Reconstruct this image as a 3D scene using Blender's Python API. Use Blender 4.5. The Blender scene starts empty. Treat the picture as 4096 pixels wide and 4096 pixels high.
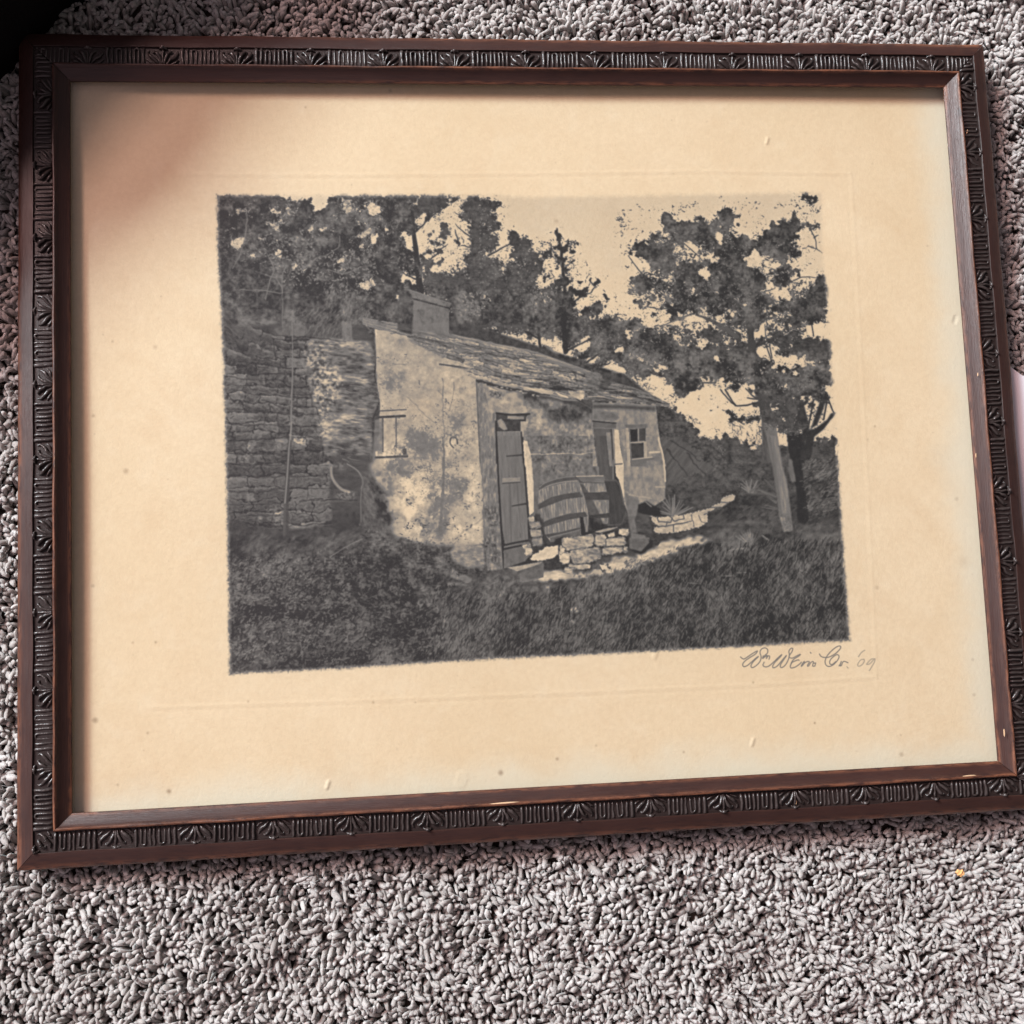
import bpy, bmesh, math, random
import numpy as np
from mathutils import Vector, Matrix
C = bpy.context.scene.collection
sc = bpy.context.scene
# ---------------------------------------------------------------- camera
CAM = (-0.0682, -0.09396, 0.53465); ROT = (0.09801, -0.09502, -0.04057); FPX = 4384.4
cd = bpy.data.cameras.new('camera'); cam = bpy.data.objects.new('camera', cd); C.objects.link(cam)
cam.location = CAM; cam.rotation_euler = ROT
cd.sensor_fit = 'HORIZONTAL'; cd.sensor_width = 36.0; cd.lens = 36.0*FPX/4096.0
cd.clip_start = 0.01; cd.clip_end = 50
sc.camera = cam
# ---------------------------------------------------------------- world: a dim room, a little paler and warmer to the left
w = bpy.data.worlds.new('World'); sc.world = w; w.use_nodes = True
nt = w.node_tree; nt.nodes.clear()
wo = nt.nodes.new('ShaderNodeOutputWorld'); bg = nt.nodes.new('ShaderNodeBackground')
tc = nt.nodes.new('ShaderNodeTexCoord'); sp = nt.nodes.new('ShaderNodeSeparateXYZ'); mr = nt.nodes.new('ShaderNodeMapRange')
mr.inputs['From Min'].default_value = -0.38; mr.inputs['From Max'].default_value = 0.30
mr.interpolation_type = 'SMOOTHSTEP'
cr = nt.nodes.new('ShaderNodeValToRGB')
cr.color_ramp.elements[0].color = (.62, .46, .52, 1) ; cr.color_ramp.elements[1].color = (.20, .188, .19, 1)
nt.links.new(tc.outputs['Generated'], sp.inputs[0]); nt.links.new(sp.outputs['X'], mr.inputs['Value'])
nt.links.new(mr.outputs[0], cr.inputs[0]); nt.links.new(cr.outputs[0], bg.inputs[0]); nt.links.new(bg.outputs[0], wo.inputs[0])
bg.inputs[1].default_value = .63
# ---------------------------------------------------------------- window light, low from the upper left, and an added pink lamp above it
def area(name, loc, target, sx, sy, power, col):
    l = bpy.data.lights.new(name, 'AREA'); l.shape = 'RECTANGLE'; l.size = sx; l.size_y = sy; l.energy = power; l.color = col
    o = bpy.data.objects.new(name, l); C.objects.link(o); o.location = loc
    o.rotation_euler = (Vector(target)-Vector(loc)).to_track_quat('-Z', 'Y').to_euler()
    return o
area('window_and_added_light', (-4.25, 3.38, 3.13), (0, 0, 0), (2.3, 1.05)[0], (2.3, 1.05)[1], 725, (.84, .985, 1.03))
area('window_and_added_light', (-3.6, 2.88, 4.35), (0, 0, 0), 2.2, 1.0, 250, (1.0, .65, .61))  # added pink lamp, no second window: tints the edge of the cloth's shadow
sc.view_settings.view_transform = 'Standard'; sc.view_settings.look = 'None'; sc.view_settings.gamma = 1
sc.view_settings.exposure = 0; sc.view_settings.use_curve_mapping = False
sc.cycles.max_bounces = 8; sc.cycles.transparent_max_bounces = 8
sc.render.engine = 'CYCLES'
# ---------------------------------------------------------------- helpers
def obj(name, me, mat=None, parent=None, **kw):
    o = bpy.data.objects.new(name, me); C.objects.link(o)
    if mat is not None and me is not None and not me.materials: me.materials.append(mat)
    if parent: o.parent = parent
    for k, v in kw.items(): o[k] = v
    return o
def mesh(name, V, F, smooth=True):
    me = bpy.data.meshes.new(name); me.from_pydata([tuple(v) for v in V], [], F); me.validate(); me.update()
    if smooth: me.polygons.foreach_set('use_smooth', [True]*len(me.polygons))
    return me
def fast_mesh(name, V, F):
    me = bpy.data.meshes.new(name); n = F.shape[1]
    me.vertices.add(len(V)); me.vertices.foreach_set('co', V.astype(np.float32).ravel())
    me.loops.add(F.size); me.loops.foreach_set('vertex_index', F.astype(np.int32).ravel())
    me.polygons.add(len(F)); me.polygons.foreach_set('loop_start', np.arange(0, F.size, n, dtype=np.int32))
    me.polygons.foreach_set('loop_total', np.full(len(F), n, np.int32))
    me.polygons.foreach_set('use_smooth', np.ones(len(F), bool)); me.update(calc_edges=True)
    return me
class N:
    """tiny node builder"""
    def __init__(s, name, rough=.5, spec=.5):
        s.m = bpy.data.materials.new(name); s.m.use_nodes = True; s.t = s.m.node_tree
        s.b = s.t.nodes['Principled BSDF']; s.b.inputs['Roughness'].default_value = rough
        s.b.inputs['Specular IOR Level'].default_value = spec
        s.tc = s.n('ShaderNodeTexCoord')
    def n(s, t, **k):
        x = s.t.nodes.new(t)
        for a, v in k.items(): setattr(x, a, v)
        return x
    def l(s, a, b): s.t.links.new(a, b)
    def noise(s, scale, det=3, rough=.5, vec=None, stretch=None, dist=0):
        x = s.n('ShaderNodeTexNoise'); x.inputs['Scale'].default_value = scale; x.inputs['Detail'].default_value = det
        x.inputs['Roughness'].default_value = rough; x.inputs['Distortion'].default_value = dist
        v = vec or s.tc.outputs['Object']
        if stretch:
            mp = s.n('ShaderNodeMapping'); mp.inputs['Scale'].default_value = stretch; s.l(v, mp.inputs[0]); v = mp.outputs[0]
        s.l(v, x.inputs['Vector']); return x.outputs['Fac']
    def ramp(s, f, a, b, lo=0., hi=1.):
        r = s.n('ShaderNodeMapRange'); r.inputs['From Min'].default_value = a; r.inputs['From Max'].default_value = b
        r.inputs['To Min'].default_value = lo; r.inputs['To Max'].default_value = hi; r.interpolation_type = 'SMOOTHSTEP'
        s.l(f, r.inputs['Value']); return r.outputs[0]
    def mix(s, f, a, b, bt='MIX'):
        x = s.n('ShaderNodeMix', data_type='RGBA', blend_type=bt)
        for i, v in ((0, f), (6, a), (7, b)):
            if hasattr(v, 'is_output') or isinstance(v, bpy.types.NodeSocket): s.l(v, x.inputs[i])
            else: x.inputs[i].default_value = v if i == 0 else (tuple(v)+(1,))[:4]
        return x.outputs[2]
    def math(s, op, a, b=0.):
        x = s.n('ShaderNodeMath', operation=op)
        for i, v in ((0, a), (1, b)):
            if isinstance(v, bpy.types.NodeSocket): s.l(v, x.inputs[i])
            else: x.inputs[i].default_value = v
        return x.outputs[0]
    def col(s, c):
        if isinstance(c, bpy.types.NodeSocket): s.l(c, s.b.inputs['Base Color'])
        else: s.b.inputs['Base Color'].default_value = tuple(c)+(1,)
    def bump(s, h, dist, st=1.):
        x = s.n('ShaderNodeBump'); x.inputs['Distance'].default_value = dist; x.inputs['Strength'].default_value = st
        s.l(h, x.inputs['Height']); s.l(x.outputs[0], s.b.inputs['Normal'])
def attr(M, name):
    a = M.n('ShaderNodeAttribute'); a.attribute_name = name; return a
random.seed(4); rng = np.random.default_rng(4)
# ---------------------------------------------------------------- the printed picture, painted in numpy
PX0, PY0, PX1, PY1, PS = 840, 750, 3440, 2730, 0.5     # sheet area that carries the print; PS = texels per unit
CW, CH = int((PX1-PX0)*PS), int((PY1-PY0)*PS)
YY, XX = np.mgrid[0:CH, 0:CW].astype(np.float32)
XX = XX/PS+PX0; YY = YY/PS+PY0
T = np.ones((CH, CW), np.float32)                      # 1 = bare paper, 0 = full ink
_K = {'A':(800,740,.36232),'B':(1450,740,.36232),'C':(2100,740,.36232),'D':(2700,740,.36232),
      'E':(840,1250,.36232),'F':(1450,1250,.36232),'G':(2100,1250,.36232),'H':(2700,1250,.36232),
      'I':(880,1750,.36232),'J':(1450,1750,.36232),'K':(2100,1750,.36232),'L':(2750,1750,.36232),
      'M':(880,2150,.46584),'N':(1700,2150,.46584),'O':(2560,2150,.5176),'S':(2940,2560,.30021)}
def q(k, *v):
    x0, y0, s = _K[k]
    return [(x0+v[i]*s, y0+v[i+1]*s) for i in range(0, len(v), 2)]
def hsh(ix, iy, seed):
    h = (ix.astype(np.int64)*374761393+iy.astype(np.int64)*668265263+seed*974634777) & 0xffffffff
    h = ((h ^ (h >> 13))*1274126177) & 0xffffffff
    return ((h ^ (h >> 16)) & 0xffffff).astype(np.float32)/np.float32(0xffffff)
def vn(x, y, seed):
    ix = np.floor(x); iy = np.floor(y); fx = x-ix; fy = y-iy
    fx = fx*fx*(3-2*fx); fy = fy*fy*(3-2*fy)
    a = hsh(ix, iy, seed); b = hsh(ix+1, iy, seed); c = hsh(ix, iy+1, seed); d = hsh(ix+1, iy+1, seed)
    return (a*(1-fx)+b*fx)*(1-fy)+(c*(1-fx)+d*fx)*fy
def fbm(x, y, seed, o=3):
    s = 0; a = 1; w = 0
    for i in range(o):
        s = s+a*vn(x*2**i+i*17.3, y*2**i-i*9.1, seed+i*31); w += a; a *= .55
    return np.clip((s/w-.5)*1.75+.5, 0, 1)
def win(x0, y0, x1, y1):
    a = max(0, int((x0-PX0)*PS)); b = min(CW, int((x1-PX0)*PS)+2)
    c = max(0, int((y0-PY0)*PS)); d = min(CH, int((y1-PY0)*PS)+2)
    return slice(c, max(c, d)), slice(a, max(a, b))
def box(a, r, ax):
    if r < 1: return a
    pad = [(0, 0), (0, 0)]; pad[ax] = (r+1, r)
    c = np.cumsum(np.pad(a, pad, mode='edge'), axis=ax, dtype=np.float64)
    n = a.shape[ax]
    if ax == 0: return ((c[2*r+1:2*r+1+n]-c[:n])/(2*r+1)).astype(np.float32)
    return ((c[:, 2*r+1:2*r+1+n]-c[:, :n])/(2*r+1)).astype(np.float32)
def blur(a, r):
    r = int(round(r*PS))
    for _ in range(2):
        a = box(box(a, r, 0), r, 1)
    return a
def pmask(pts, w, X=None, Y=None):
    if X is None: X = XX[w]; Y = YY[w]
    m = np.zeros(X.shape, bool)
    n = len(pts)
    for i in range(n):
        x1, y1 = pts[i]; x2, y2 = pts[(i+1) % n]
        if y1 == y2: continue
        c = ((y1 > Y) != (y2 > Y)) & (X < (x2-x1)*(Y-y1)/(y2-y1)+x1)
        m ^= c
    return m.astype(np.float32)
def bb(pts, pad):
    xs = [p[0] for p in pts]; ys = [p[1] for p in pts]
    return win(min(xs)-pad, min(ys)-pad, max(xs)+pad, max(ys)+pad)
def sstep(a, b, x):
    t = np.clip((x-a)/(b-a), 0, 1); return t*t*(3-2*t)
_sd = [1]
def sd():
    _sd[0] += 7; return _sd[0]
def tone_tex(w, tone, tv, ang=0, sx=14, sy=14, o=3):
    X = XX[w]; Y = YY[w]; c, s = math.cos(math.radians(ang)), math.sin(math.radians(ang))
    return tone+tv*2*(fbm((X*c+Y*s)/sx, (-X*s+Y*c)/sy, sd(), o)-.5)
def poly(pts, tone, tv=.0, al=1, edge=2, ang=0, sx=14, sy=14, rough=0, o=3):
    """filled shape with a grain running along ang"""
    w = bb(pts, 12+edge); m = pmask(pts, w)
    if rough:
        m = sstep(.42, .58, blur(m, rough)+.55*(fbm(XX[w]/(rough*1.2), YY[w]/(rough*1.2), sd(), 2)-.5))
    m = blur(m, edge/2) if edge >= 2 else m
    t = tone_tex(w, tone, tv, ang, sx, sy, o) if tv else tone
    T[w] = T[w]*(1-m*al)+t*m*al
def leaves(pts, tone=.13, tv=.09, dens=1., soft=16, amp=.9, fs=11, al=1, hi=0, ang=0, st=1, fr=1):
    """foliage: an uneven leafy edge, gaps where dens < 1, lighter sprays, loose leaves round the rim"""
    soft = soft*.7
    if fr >= .6:
        Q = []
        for i in range(len(pts)):
            (x1, y1), (x2, y2) = pts[i], pts[(i+1) % len(pts)]; n_ = max(1, int(math.hypot(x2-x1, y2-y1)/13))
            for j in range(n_): Q.append((x1+(x2-x1)*j/n_+prs.gauss(0, 4.2), y1+(y2-y1)*j/n_+prs.gauss(0, 4.2)))
        pts = Q
    w = bb(pts, soft*2+26); X = XX[w]; Y = YY[w]; kw = sd()
    wx = 34*(fbm(X/15, Y/15, kw, 2)-.5)+15*(fbm(X/5, Y/5, kw+1, 2)-.5); wy = 34*(fbm(X/15, Y/15, kw+2, 2)-.5)+15*(fbm(X/5, Y/5, kw+3, 2)-.5)
    sc_ = min(1, .25+(max(p[0] for p in pts)-min(p[0] for p in pts))/130) if fr >= .6 else .3
    m = blur(pmask(pts, w, X+wx*sc_, Y+wy*sc_), soft*.7)*dens
    c, s = math.cos(math.radians(ang)), math.sin(math.radians(ang))
    U = (X*c+Y*s)/st; V = -X*s+Y*c
    k = sd(); d1 = fbm(X/16, Y/16, k, 2)-.5; d2 = fbm(X/16, Y/16, k+3, 2)-.5          # boughs twist the leaf grain
    n = fbm((U+d1*22)/(fs*.8), (V+d2*22)/(fs*.8), sd(), 4)*.42+fbm(X/(fs*3.4), Y/(fs*3.4), sd(), 2)*.27+fbm((X+Y*.4+d2*14)/6, (Y-X*.3)/4, sd(), 3)*.31
    a = sstep(.33, .53, m+amp*1.5*(n-.5))*al
    t = tone+.03+tv*1.9*(fbm(U/(fs*1.1), V/(fs*1.1), sd(), 3)-.5)+tv*1.7*(fbm(X/44, Y/44, sd(), 2)-.42)+tv*1.2*(fbm((X+d1*20)/9, Y/5, sd(), 2)-.5)
    if hi: t = t+hi*sstep(.62, .8, fbm(U/7, V/7, sd(), 2))
    T[w] = T[w]*(1-a)+np.clip(t, .02, 1)*a
    N = len(pts)
    for i in range(N if fr else 0):
        if fr >= .6 and i % 2: continue
        (x1, y1), (x2, y2) = pts[i], pts[(i+1) % N]; l = math.hypot(x2-x1, y2-y1)
        for k in range(max(int(l/11*fr), 1 if prs.random() < .8 else 0)):
            u = prs.random(); sp = soft*.75+4
            dab1(x1+(x2-x1)*u+prs.gauss(0, sp), y1+(y2-y1)*u+prs.gauss(0, sp), prs.uniform(4, 12), prs.uniform(1.4, 2.8), prs.uniform(0, 360), tone+prs.uniform(-.02, .16), .7*al)
def dab1(x, y, ln, r, ang, tone, al):
    a = math.radians(ang); l = ln/2+.01
    dx, dy = math.cos(a)*l, math.sin(a)*l
    ww = win(x-abs(dx)-r-2, y-abs(dy)-r-2, x+abs(dx)+r+2, y+abs(dy)+r+2)
    X = XX[ww]-x; Y = YY[ww]-y
    if X.size == 0: return
    u = np.clip((X*dx+Y*dy)/(l*l), -1, 1)
    m = np.clip(1.2-np.hypot(X-u*dx, Y-u*dy)/r, 0, 1)*al
    T[ww] = T[ww]*(1-m)+tone*m
def line(pts, wd, tone, al=1, wd2=None, soft=1.5, wob=0):
    """a stroke along a polyline, width tapering wd -> wd2"""
    wd2 = wd if wd2 is None else wd2
    w = bb(pts, max(wd, wd2)+soft+4+wob); X = XX[w]; Y = YY[w]
    if wob:
        X = X+wob*2*(vn(X/18, Y/18, sd())-.5); Y = Y+wob*2*(vn(XX[w]/18, YY[w]/18, sd())-.5)
    best = np.full(X.shape, 1e9, np.float32); L = 0
    seg = [math.hypot(pts[i+1][0]-pts[i][0], pts[i+1][1]-pts[i][1]) for i in range(len(pts)-1)]
    tot = sum(seg)+1e-6; acc = 0
    for i, l in enumerate(seg):
        (x1, y1), (x2, y2) = pts[i], pts[i+1]
        u = np.clip(((X-x1)*(x2-x1)+(Y-y1)*(y2-y1))/(l*l+1e-6), 0, 1)
        d = np.hypot(X-x1-u*(x2-x1), Y-y1-u*(y2-y1))
        k = (acc+u*l)/tot
        best = np.minimum(best, d-.5*(wd*(1-k)+wd2*k)); acc += l
    m = np.clip(.5-best/(soft+.5), 0, 1)*al
    T[w] = T[w]*(1-m)+tone*m
def curve(pts, n=8):
    """Catmull-Rom through the points"""
    P = [pts[0]]+list(pts)+[pts[-1]]; out = []
    for i in range(1, len(P)-2):
        for j in range(n):
            t = j/n
            out.append(tuple(.5*((2*P[i][k])+(-P[i-1][k]+P[i+1][k])*t+(2*P[i-1][k]-5*P[i][k]+4*P[i+1][k]-P[i+2][k])*t*t+(-P[i-1][k]+3*P[i][k]-3*P[i+1][k]+P[i+2][k])*t**3) for k in (0, 1)))
    out.append(pts[-1]); return out
def stain(pts, d, soft=20, n=18, ang=0, st=1):
    """darken (d<0) or lighten (d>0) a soft, broken patch"""
    w = bb(pts, soft*3); m = blur(pmask(pts, w), soft)
    X = XX[w]; Y = YY[w]; c, s = math.cos(math.radians(ang)), math.sin(math.radians(ang))
    f = fbm((X*c+Y*s)/(n*st), (-X*s+Y*c)/n, sd(), 3)
    T[w] = np.clip(T[w]+d*m*(.45*sstep(.1, .9, f)+.55*sstep(.32, .62, f)), .02, 1)
prs = random.Random(5)
def dabs(pts, n, tone, tv, l0, l1, wd, ang, dang, al=.8):
    """many short strokes scattered inside a shape: grass, straw, twigs, leaf glints"""
    xs = [p[0] for p in pts]; ys = [p[1] for p in pts]; k = 0; N = len(pts)
    while k < n:
        x = prs.uniform(min(xs), max(xs)); y = prs.uniform(min(ys), max(ys)); k += 1
        ins = False
        for i in range(N):
            x1, y1 = pts[i]; x2, y2 = pts[(i+1) % N]
            if (y1 > y) != (y2 > y) and x < (x2-x1)*(y-y1)/(y2-y1)+x1: ins = not ins
        if not ins: continue
        a = math.radians(ang+prs.uniform(-dang, dang)); l = prs.uniform(l0, l1)/2
        dx, dy = math.cos(a)*l, math.sin(a)*l; r = wd
        ww = win(x-abs(dx)-r-2, y-abs(dy)-r-2, x+abs(dx)+r+2, y+abs(dy)+r+2)
        X = XX[ww]-x; Y = YY[ww]-y
        u = np.clip((X*dx+Y*dy)/(l*l+1e-6), -1, 1)
        d = np.hypot(X-u*dx, Y-u*dy)
        m = np.clip(1-d/r, 0, 1)*al
        T[ww] = T[ww]*(1-m)+(tone+prs.uniform(-tv, tv))*m

def rubble(pts, sx, sy, ang, tone, tv, joint=.08, al=.9, edge=6, warp=9, jw=1.):
    """coursed rough stones: each with its own tone, a pale upper edge and dark joints"""
    w = bb(pts, 12); m = blur(pmask(pts, w), edge/2)*al; c, s = math.cos(math.radians(ang)), math.sin(math.radians(ang))
    X = XX[w]; Y = YY[w]; k = sd()
    U = X*c+Y*s+warp*2*(fbm(X/22, Y/22, k, 2)-.5); V = -X*s+Y*c+warp*2.6*(fbm(X/60, Y/34, k+1, 3)-.5)
    r = np.floor(V/sy); fy = V/sy-r
    su = sx*(.6+.9*hsh(r, r*0, k+2)); uu = U/su+hsh(r, r*0+3, k+3)*9; cc = np.floor(uu); fx = uu-cc
    e = np.minimum(np.minimum(fx, 1-fx)*su, np.minimum(fy, 1-fy)*sy)
    ct = hsh(cc, r, k+4)
    g = fbm(U/9, V/5, k+5, 4)-.5
    t = tone+tv*(ct-.5)*1.5+tv*1.5*g+.16*sstep(.34, .1, fy)*sstep(.35, .9, hsh(cc, r, k+6))-.07*fy
    j = sstep(4.6*jw, 1.2*jw, e+5*jw*(fbm(X/8, Y/8, k+7, 2)-.5)+2.2*(ct-.4))
    t = t*(1-j)+joint*j
    T[w] = T[w]*(1-m)+np.clip(t, .03, 1)*m
def mottle(pts, a1, n1, a2, n2, edge=10, ang=0, st=1):
    """two scales of light and dark over a shape"""
    w = bb(pts, edge); m = blur(pmask(pts, w), edge/2); X = XX[w]; Y = YY[w]; c, s = math.cos(math.radians(ang)), math.sin(math.radians(ang))
    U = (X*c+Y*s)/st; V = -X*s+Y*c
    T[w] = np.clip(T[w]+m*(a1*(fbm(U/n1, V/n1, sd(), 3)-.5)+a2*(fbm(U/n2, V/n2, sd(), 3)-.5)), .02, 1)
def paint_print():
    global T
    # ---- sky, darker towards the top edge
    T[:] = .86+.08*np.clip((YY-800)/500, 0, 1)+.02*(fbm(XX/70, YY/70, 3, 3)-.5)
    # ---- trees behind the cottage
    leaves(q('B',640,1000,960,980,1240,1000,1700,980,1932,1100,2300,1200,2400,1700,1900,1700,1000,1600,640,1400), .2, .07, .74, 14, 1., 11)
    leaves(q('D',-420,640,-100,560,100,420,330,420,480,320,640,330,700,620,960,560,1160,400,1340,320,1420,700,1300,900,1340,1060,1660,1060,1660,1560,1500,1900,900,1900,400,1800,-300,1700,-200,1560,300,1480,100,1300,-200,1360,-540,1200,-500,1040,-240,900,-260,760), .22, .07, .5, 16, 1.15, 12, fr=.4)
    leaves(q('A',150,95,600,95,940,110,960,160,1180,155,1240,260,1290,310,1340,245,1560,110,1932,90,1932,1560,150,1560), .15, .07, 1.05, 10, .75, 14)
    leaves(q('B',-40,90,1040,115,1000,170,860,220,800,300,690,400,590,480,560,500,600,900,640,1200,420,1200,-40,1560), .14, .07, 1.0, 9, .8, 13)
    for g in ((30,210,150,215,215,290,140,340,60,280),(390,525,470,520,565,600,565,720,530,720,460,640),(430,985,540,1000,610,1060,600,1110,470,1080),
              (510,820,580,810,585,850,520,865),(590,120,645,120,640,210,590,200),(560,350,690,320,680,410,600,460),(0,1060,110,1040,120,1120,20,1130),(95,560,160,550,150,620,110,600),(240,500,320,500,250,560)):
        leaves(q('B',*g), .84, .06, .85, 5, .9, 6, fr=.6)
    for g in ((385,250,530,250,540,300,400,310),(760,250,890,280,870,330,780,290),(950,220,1010,280,990,320,940,280),(780,420,860,410,880,530,840,520),
              (320,600,480,560,500,600,420,710,350,690),(1190,480,1250,430,1250,500,1210,520),(1320,490,1390,430,1380,480,1330,510),(640,570,720,580,710,610,650,600),
              (800,740,910,700,900,800,830,800),(1000,880,1080,870,1030,930),(540,780,600,750,590,800),(1720,560,1900,460,1900,540,1760,590),(1500,820,1620,760,1610,810,1530,860),
              (1740,670,1810,660,1790,710),(1740,1080,1900,1030,1910,1120,1780,1140),(1560,150,1680,150,1680,260,1600,320),(1710,230,1750,240,1740,320),(1830,220,1932,200,1932,330,1860,290)):
        leaves(q('A',*g), .66, .14, .72, 5, 1.1, 6, fr=.5)
    dabs(q('A',980,560,1300,600,1300,1100,1000,1120,780,1000,640,700), 260, .62, .2, 4, 9, 2.6, 0, 90)
    dabs(q('A',1300,750,1932,700,1932,1150,1350,1200), 220, .6, .22, 4, 9, 2.8, 0, 90)
    dabs(q('A',1380,1150,1900,1180,1800,1500,1400,1530), 260, .42, .1, 8, 22, 1.8, -55, 30, .7)
    for tw in ((905,1560,905,1180,905,1000,960,880),(900,1130,830,1030,720,990,600,940),(905,1190,700,1165,440,1150),(905,1180,1080,1200),(930,1110,990,1030),
               (520,330,500,520,480,640,420,800,350,920),(720,1260,760,1080,810,930,740,760,660,690),(1170,660,1350,590,1440,600),(1140,920,1290,800,1400,770,1530,670,1540,560),
               (1400,930,1590,970,1740,920),(1440,1240,1540,1420),(1150,760,1220,730),(930,1440,940,1560),(1440,960,1600,945)):
        line(curve(q('A',*tw)), 3, .4, .75, 2, 2, 3)
    # trunk and limbs of the first tree
    line(q('B',545,300,560,520,585,700,615,950,640,1250), 13, .12, 1, 28)
    for b in ((580,520,700,400,820,300,960,220),(560,560,490,510,400,500),(600,1040,500,1000,430,960),(640,900,780,800,850,720,940,650)):
        line(curve(q('B',*b)), 8, .15, 1, 3, 2, 3)
    leaves(q('B',640,130,1050,110,1040,160,900,180,850,260,760,240,640,220), .16, .05, .78, 9, .9, 10)
    leaves(q('B',380,420,530,400,540,470,400,480), .16, .05, .7, 8, .9, 9)
    for g in ((830,470,960,430,1000,460,960,560,880,600,850,560),(720,530,790,530,780,570,730,560),(730,610,820,590,830,650,760,670),(860,620,920,620,900,670),
              (1000,580,1050,600,1090,670,1010,660),(700,700,860,720,840,780,730,750),(640,740,720,760,700,830,640,860),(640,860,900,800,880,850,760,900,690,1000,640,1000),(700,960,800,930,760,1040,700,1060)):
        leaves(q('B',*g), .19, .06, .92, 7, .8, 8)
    for b in ((1210,440,1030,310),(1210,590,1020,440),(1060,670,1020,500),(1210,690,1080,670)):
        line(q('B',*b), 6, .18, 1, 3, 2, 3)
    # second tree
    line(q('B',1235,150,1232,700,1260,1560), 14, .15, 1, 44, 3, 6)
    for g in ((1130,200,1260,180,1250,300,1120,290),(1080,330,1240,320,1230,420,1100,400),(1150,480,1260,460,1250,640,1180,620),(1120,760,1240,700,1250,900,1150,880),(1040,900,1220,880,1240,1060,1060,1040),(1170,640,1240,640,1240,740,1190,720)):
        leaves(q('B',*g), .18, .06, .82, 9, 1.1, 9)
    leaves(q('B',1150,150,1390,120,1560,225,1470,270,1390,260,1450,330,1520,460,1400,500,1410,560,1560,530,1570,600,1500,680,1400,760,1250,740,1215,640,1240,480,1205,300,1090,330,1050,220,1150,220), .17, .06, .86, 11, 1., 11)
    leaves(q('B',1230,740,1490,790,1590,880,1570,1060,1800,1000,1932,1200,1932,1560,1000,1560,960,1300,800,1240,800,1050,1050,980,1200,1040,1120,850), .2, .07, .8, 14, 1., 10)
    leaves(q('B',1600,560,1640,480,1710,530,1690,620,1640,680,1600,640), .17, .04, .95, 7, .7, 8)
    line(q('B',1390,780,1650,640), 7, .17, 1, 4, 2, 3)
    for g in ((1420,780,1620,690,1730,640,1760,700,1740,800,1680,860,1590,900),):
        pass
    dabs(q('B',1050,1180,1932,1180,1932,1500,1050,1500), 360, .66, .18, 4, 9, 2.6, 0, 90)
    leaves(q('B',1380,1240,1590,1190,1560,1250,1420,1270), .7, .08, .8, 4, .8, 6)
    # third and fourth trees
    leaves(q('C',-180,560,-130,600,-60,580,0,560,60,640,40,740,130,710,150,780,280,670,270,800,200,930,200,1000,120,1060,110,1300,60,1560,-560,1560,-300,1000,-200,800,-140,820,-160,640), .17, .06, .8, 11, .85, 11)
    line(q('C',350,500,400,760,430,1100,440,1720), 8, .13, 1, 20, 2, 3)
    for g in ((310,540,350,490,400,560,380,600,330,590),(190,630,270,620,280,680,210,670),(430,640,580,620,590,650,480,670),(290,680,440,680,430,740,320,730),(480,740,570,730,560,760,490,755),
              (320,780,470,790,440,870,340,850),(470,845,525,845,525,865,475,860),(320,890,360,880,350,930,325,930),(400,880,480,890,470,960,400,960),(200,1010,240,1000,230,1080,200,1060),
              (330,1000,490,1010,480,1130,360,1130),(250,1120,420,1140,400,1190,280,1180),(270,1190,420,1200,420,1300,300,1290),(480,1120,560,1130,560,1320,470,1300),
              (590,1060,630,1060,620,1120,595,1110),(690,1040,730,1020,720,1110,690,1090),(760,1060,800,1050,800,1090,760,1110),(570,1150,720,1140,690,1200,600,1240,560,1220),
              (380,1300,560,1300,560,1560,180,1560,190,1380,360,1400),(850,1200,895,1180,925,1260,910,1310,880,1260),(740,1310,830,1290,870,1350,860,1440,760,1450),(600,1350,720,1350,740,1560,560,1560),(180,1380,330,1340,340,1440,200,1450)):
        leaves(q('C',*g), .15, .05, 1.0, 6, .8, 8)
    line(q('C',480,1340,600,1250,720,1190,790,1090), 8, .15, 1, 3, 2, 3)
    dabs(q('C',280,560,560,620,560,1300,240,1300), 150, .18, .05, 5, 10, 3, 0, 90)
    leaves(q('G',-20,-60,440,-60,440,120,400,190,240,230,180,190,0,200), .17, .05, .85, 12, 1., 11)
    leaves(q('G',440,-60,600,0,600,160,720,260,700,400,560,440,440,420), .17, .05, .8, 12, 1., 10)
    line(q('G',420,-40,440,430), 17, .13, 1, 20, 2, 3); line(q('G',150,180,165,440), 11, .16, 1, 12, 2, 2); line(q('G',0,210,150,290), 8, .17)
    line(q('G',180,220,400,130), 8, .17, 1, 6)
    leaves(q('G',-20,340,120,340,130,430,-20,430), .2, .05, .8, 6, .9, 8); leaves(q('G',190,360,330,370,330,500,220,460), .3, .06, .9, 7, .8, 8)
    leaves(q('G',480,470,600,460,620,600,520,560), .3, .06, .95, 7, .8, 8)
    # long dark bough mass over the far end of the roof
    leaves(q('G',560,90,820,70,900,20,1180,90,1240,60,1300,110,1290,170,1480,200,1600,260,1640,340,1740,400,1900,380,1960,560,1960,820,1700,960,1660,880,1570,760,1600,650,1520,700,1360,700,1300,760,1180,700,1060,640,950,560,860,560,760,620,640,620,580,520,600,300,520,200), .2, .07, .96, 15, .95, 12)
    for g in ((960,400,1070,380,1060,430,990,440),(1160,460,1380,520,1370,580,1250,540),(1110,240,1190,220,1170,290),(560,340,690,300,680,390,520,440),(640,540,760,500,820,520,700,590),(840,600,1040,580,1100,650,1060,740,900,700,830,650),(1400,580,1560,590,1560,650,1420,640),(1180,180,1270,150,1260,180)):
        leaves(q('G',*g), .88, .05, .9, 7, .7, 8)
    for b in ((460,420,600,350,760,270),(600,610,720,520,850,440),(800,600,930,560),(1370,650,1500,700,1590,640,1660,560)):
        line(curve(q('G',*b)), 9, .15, 1, 5, 2, 3)
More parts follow.
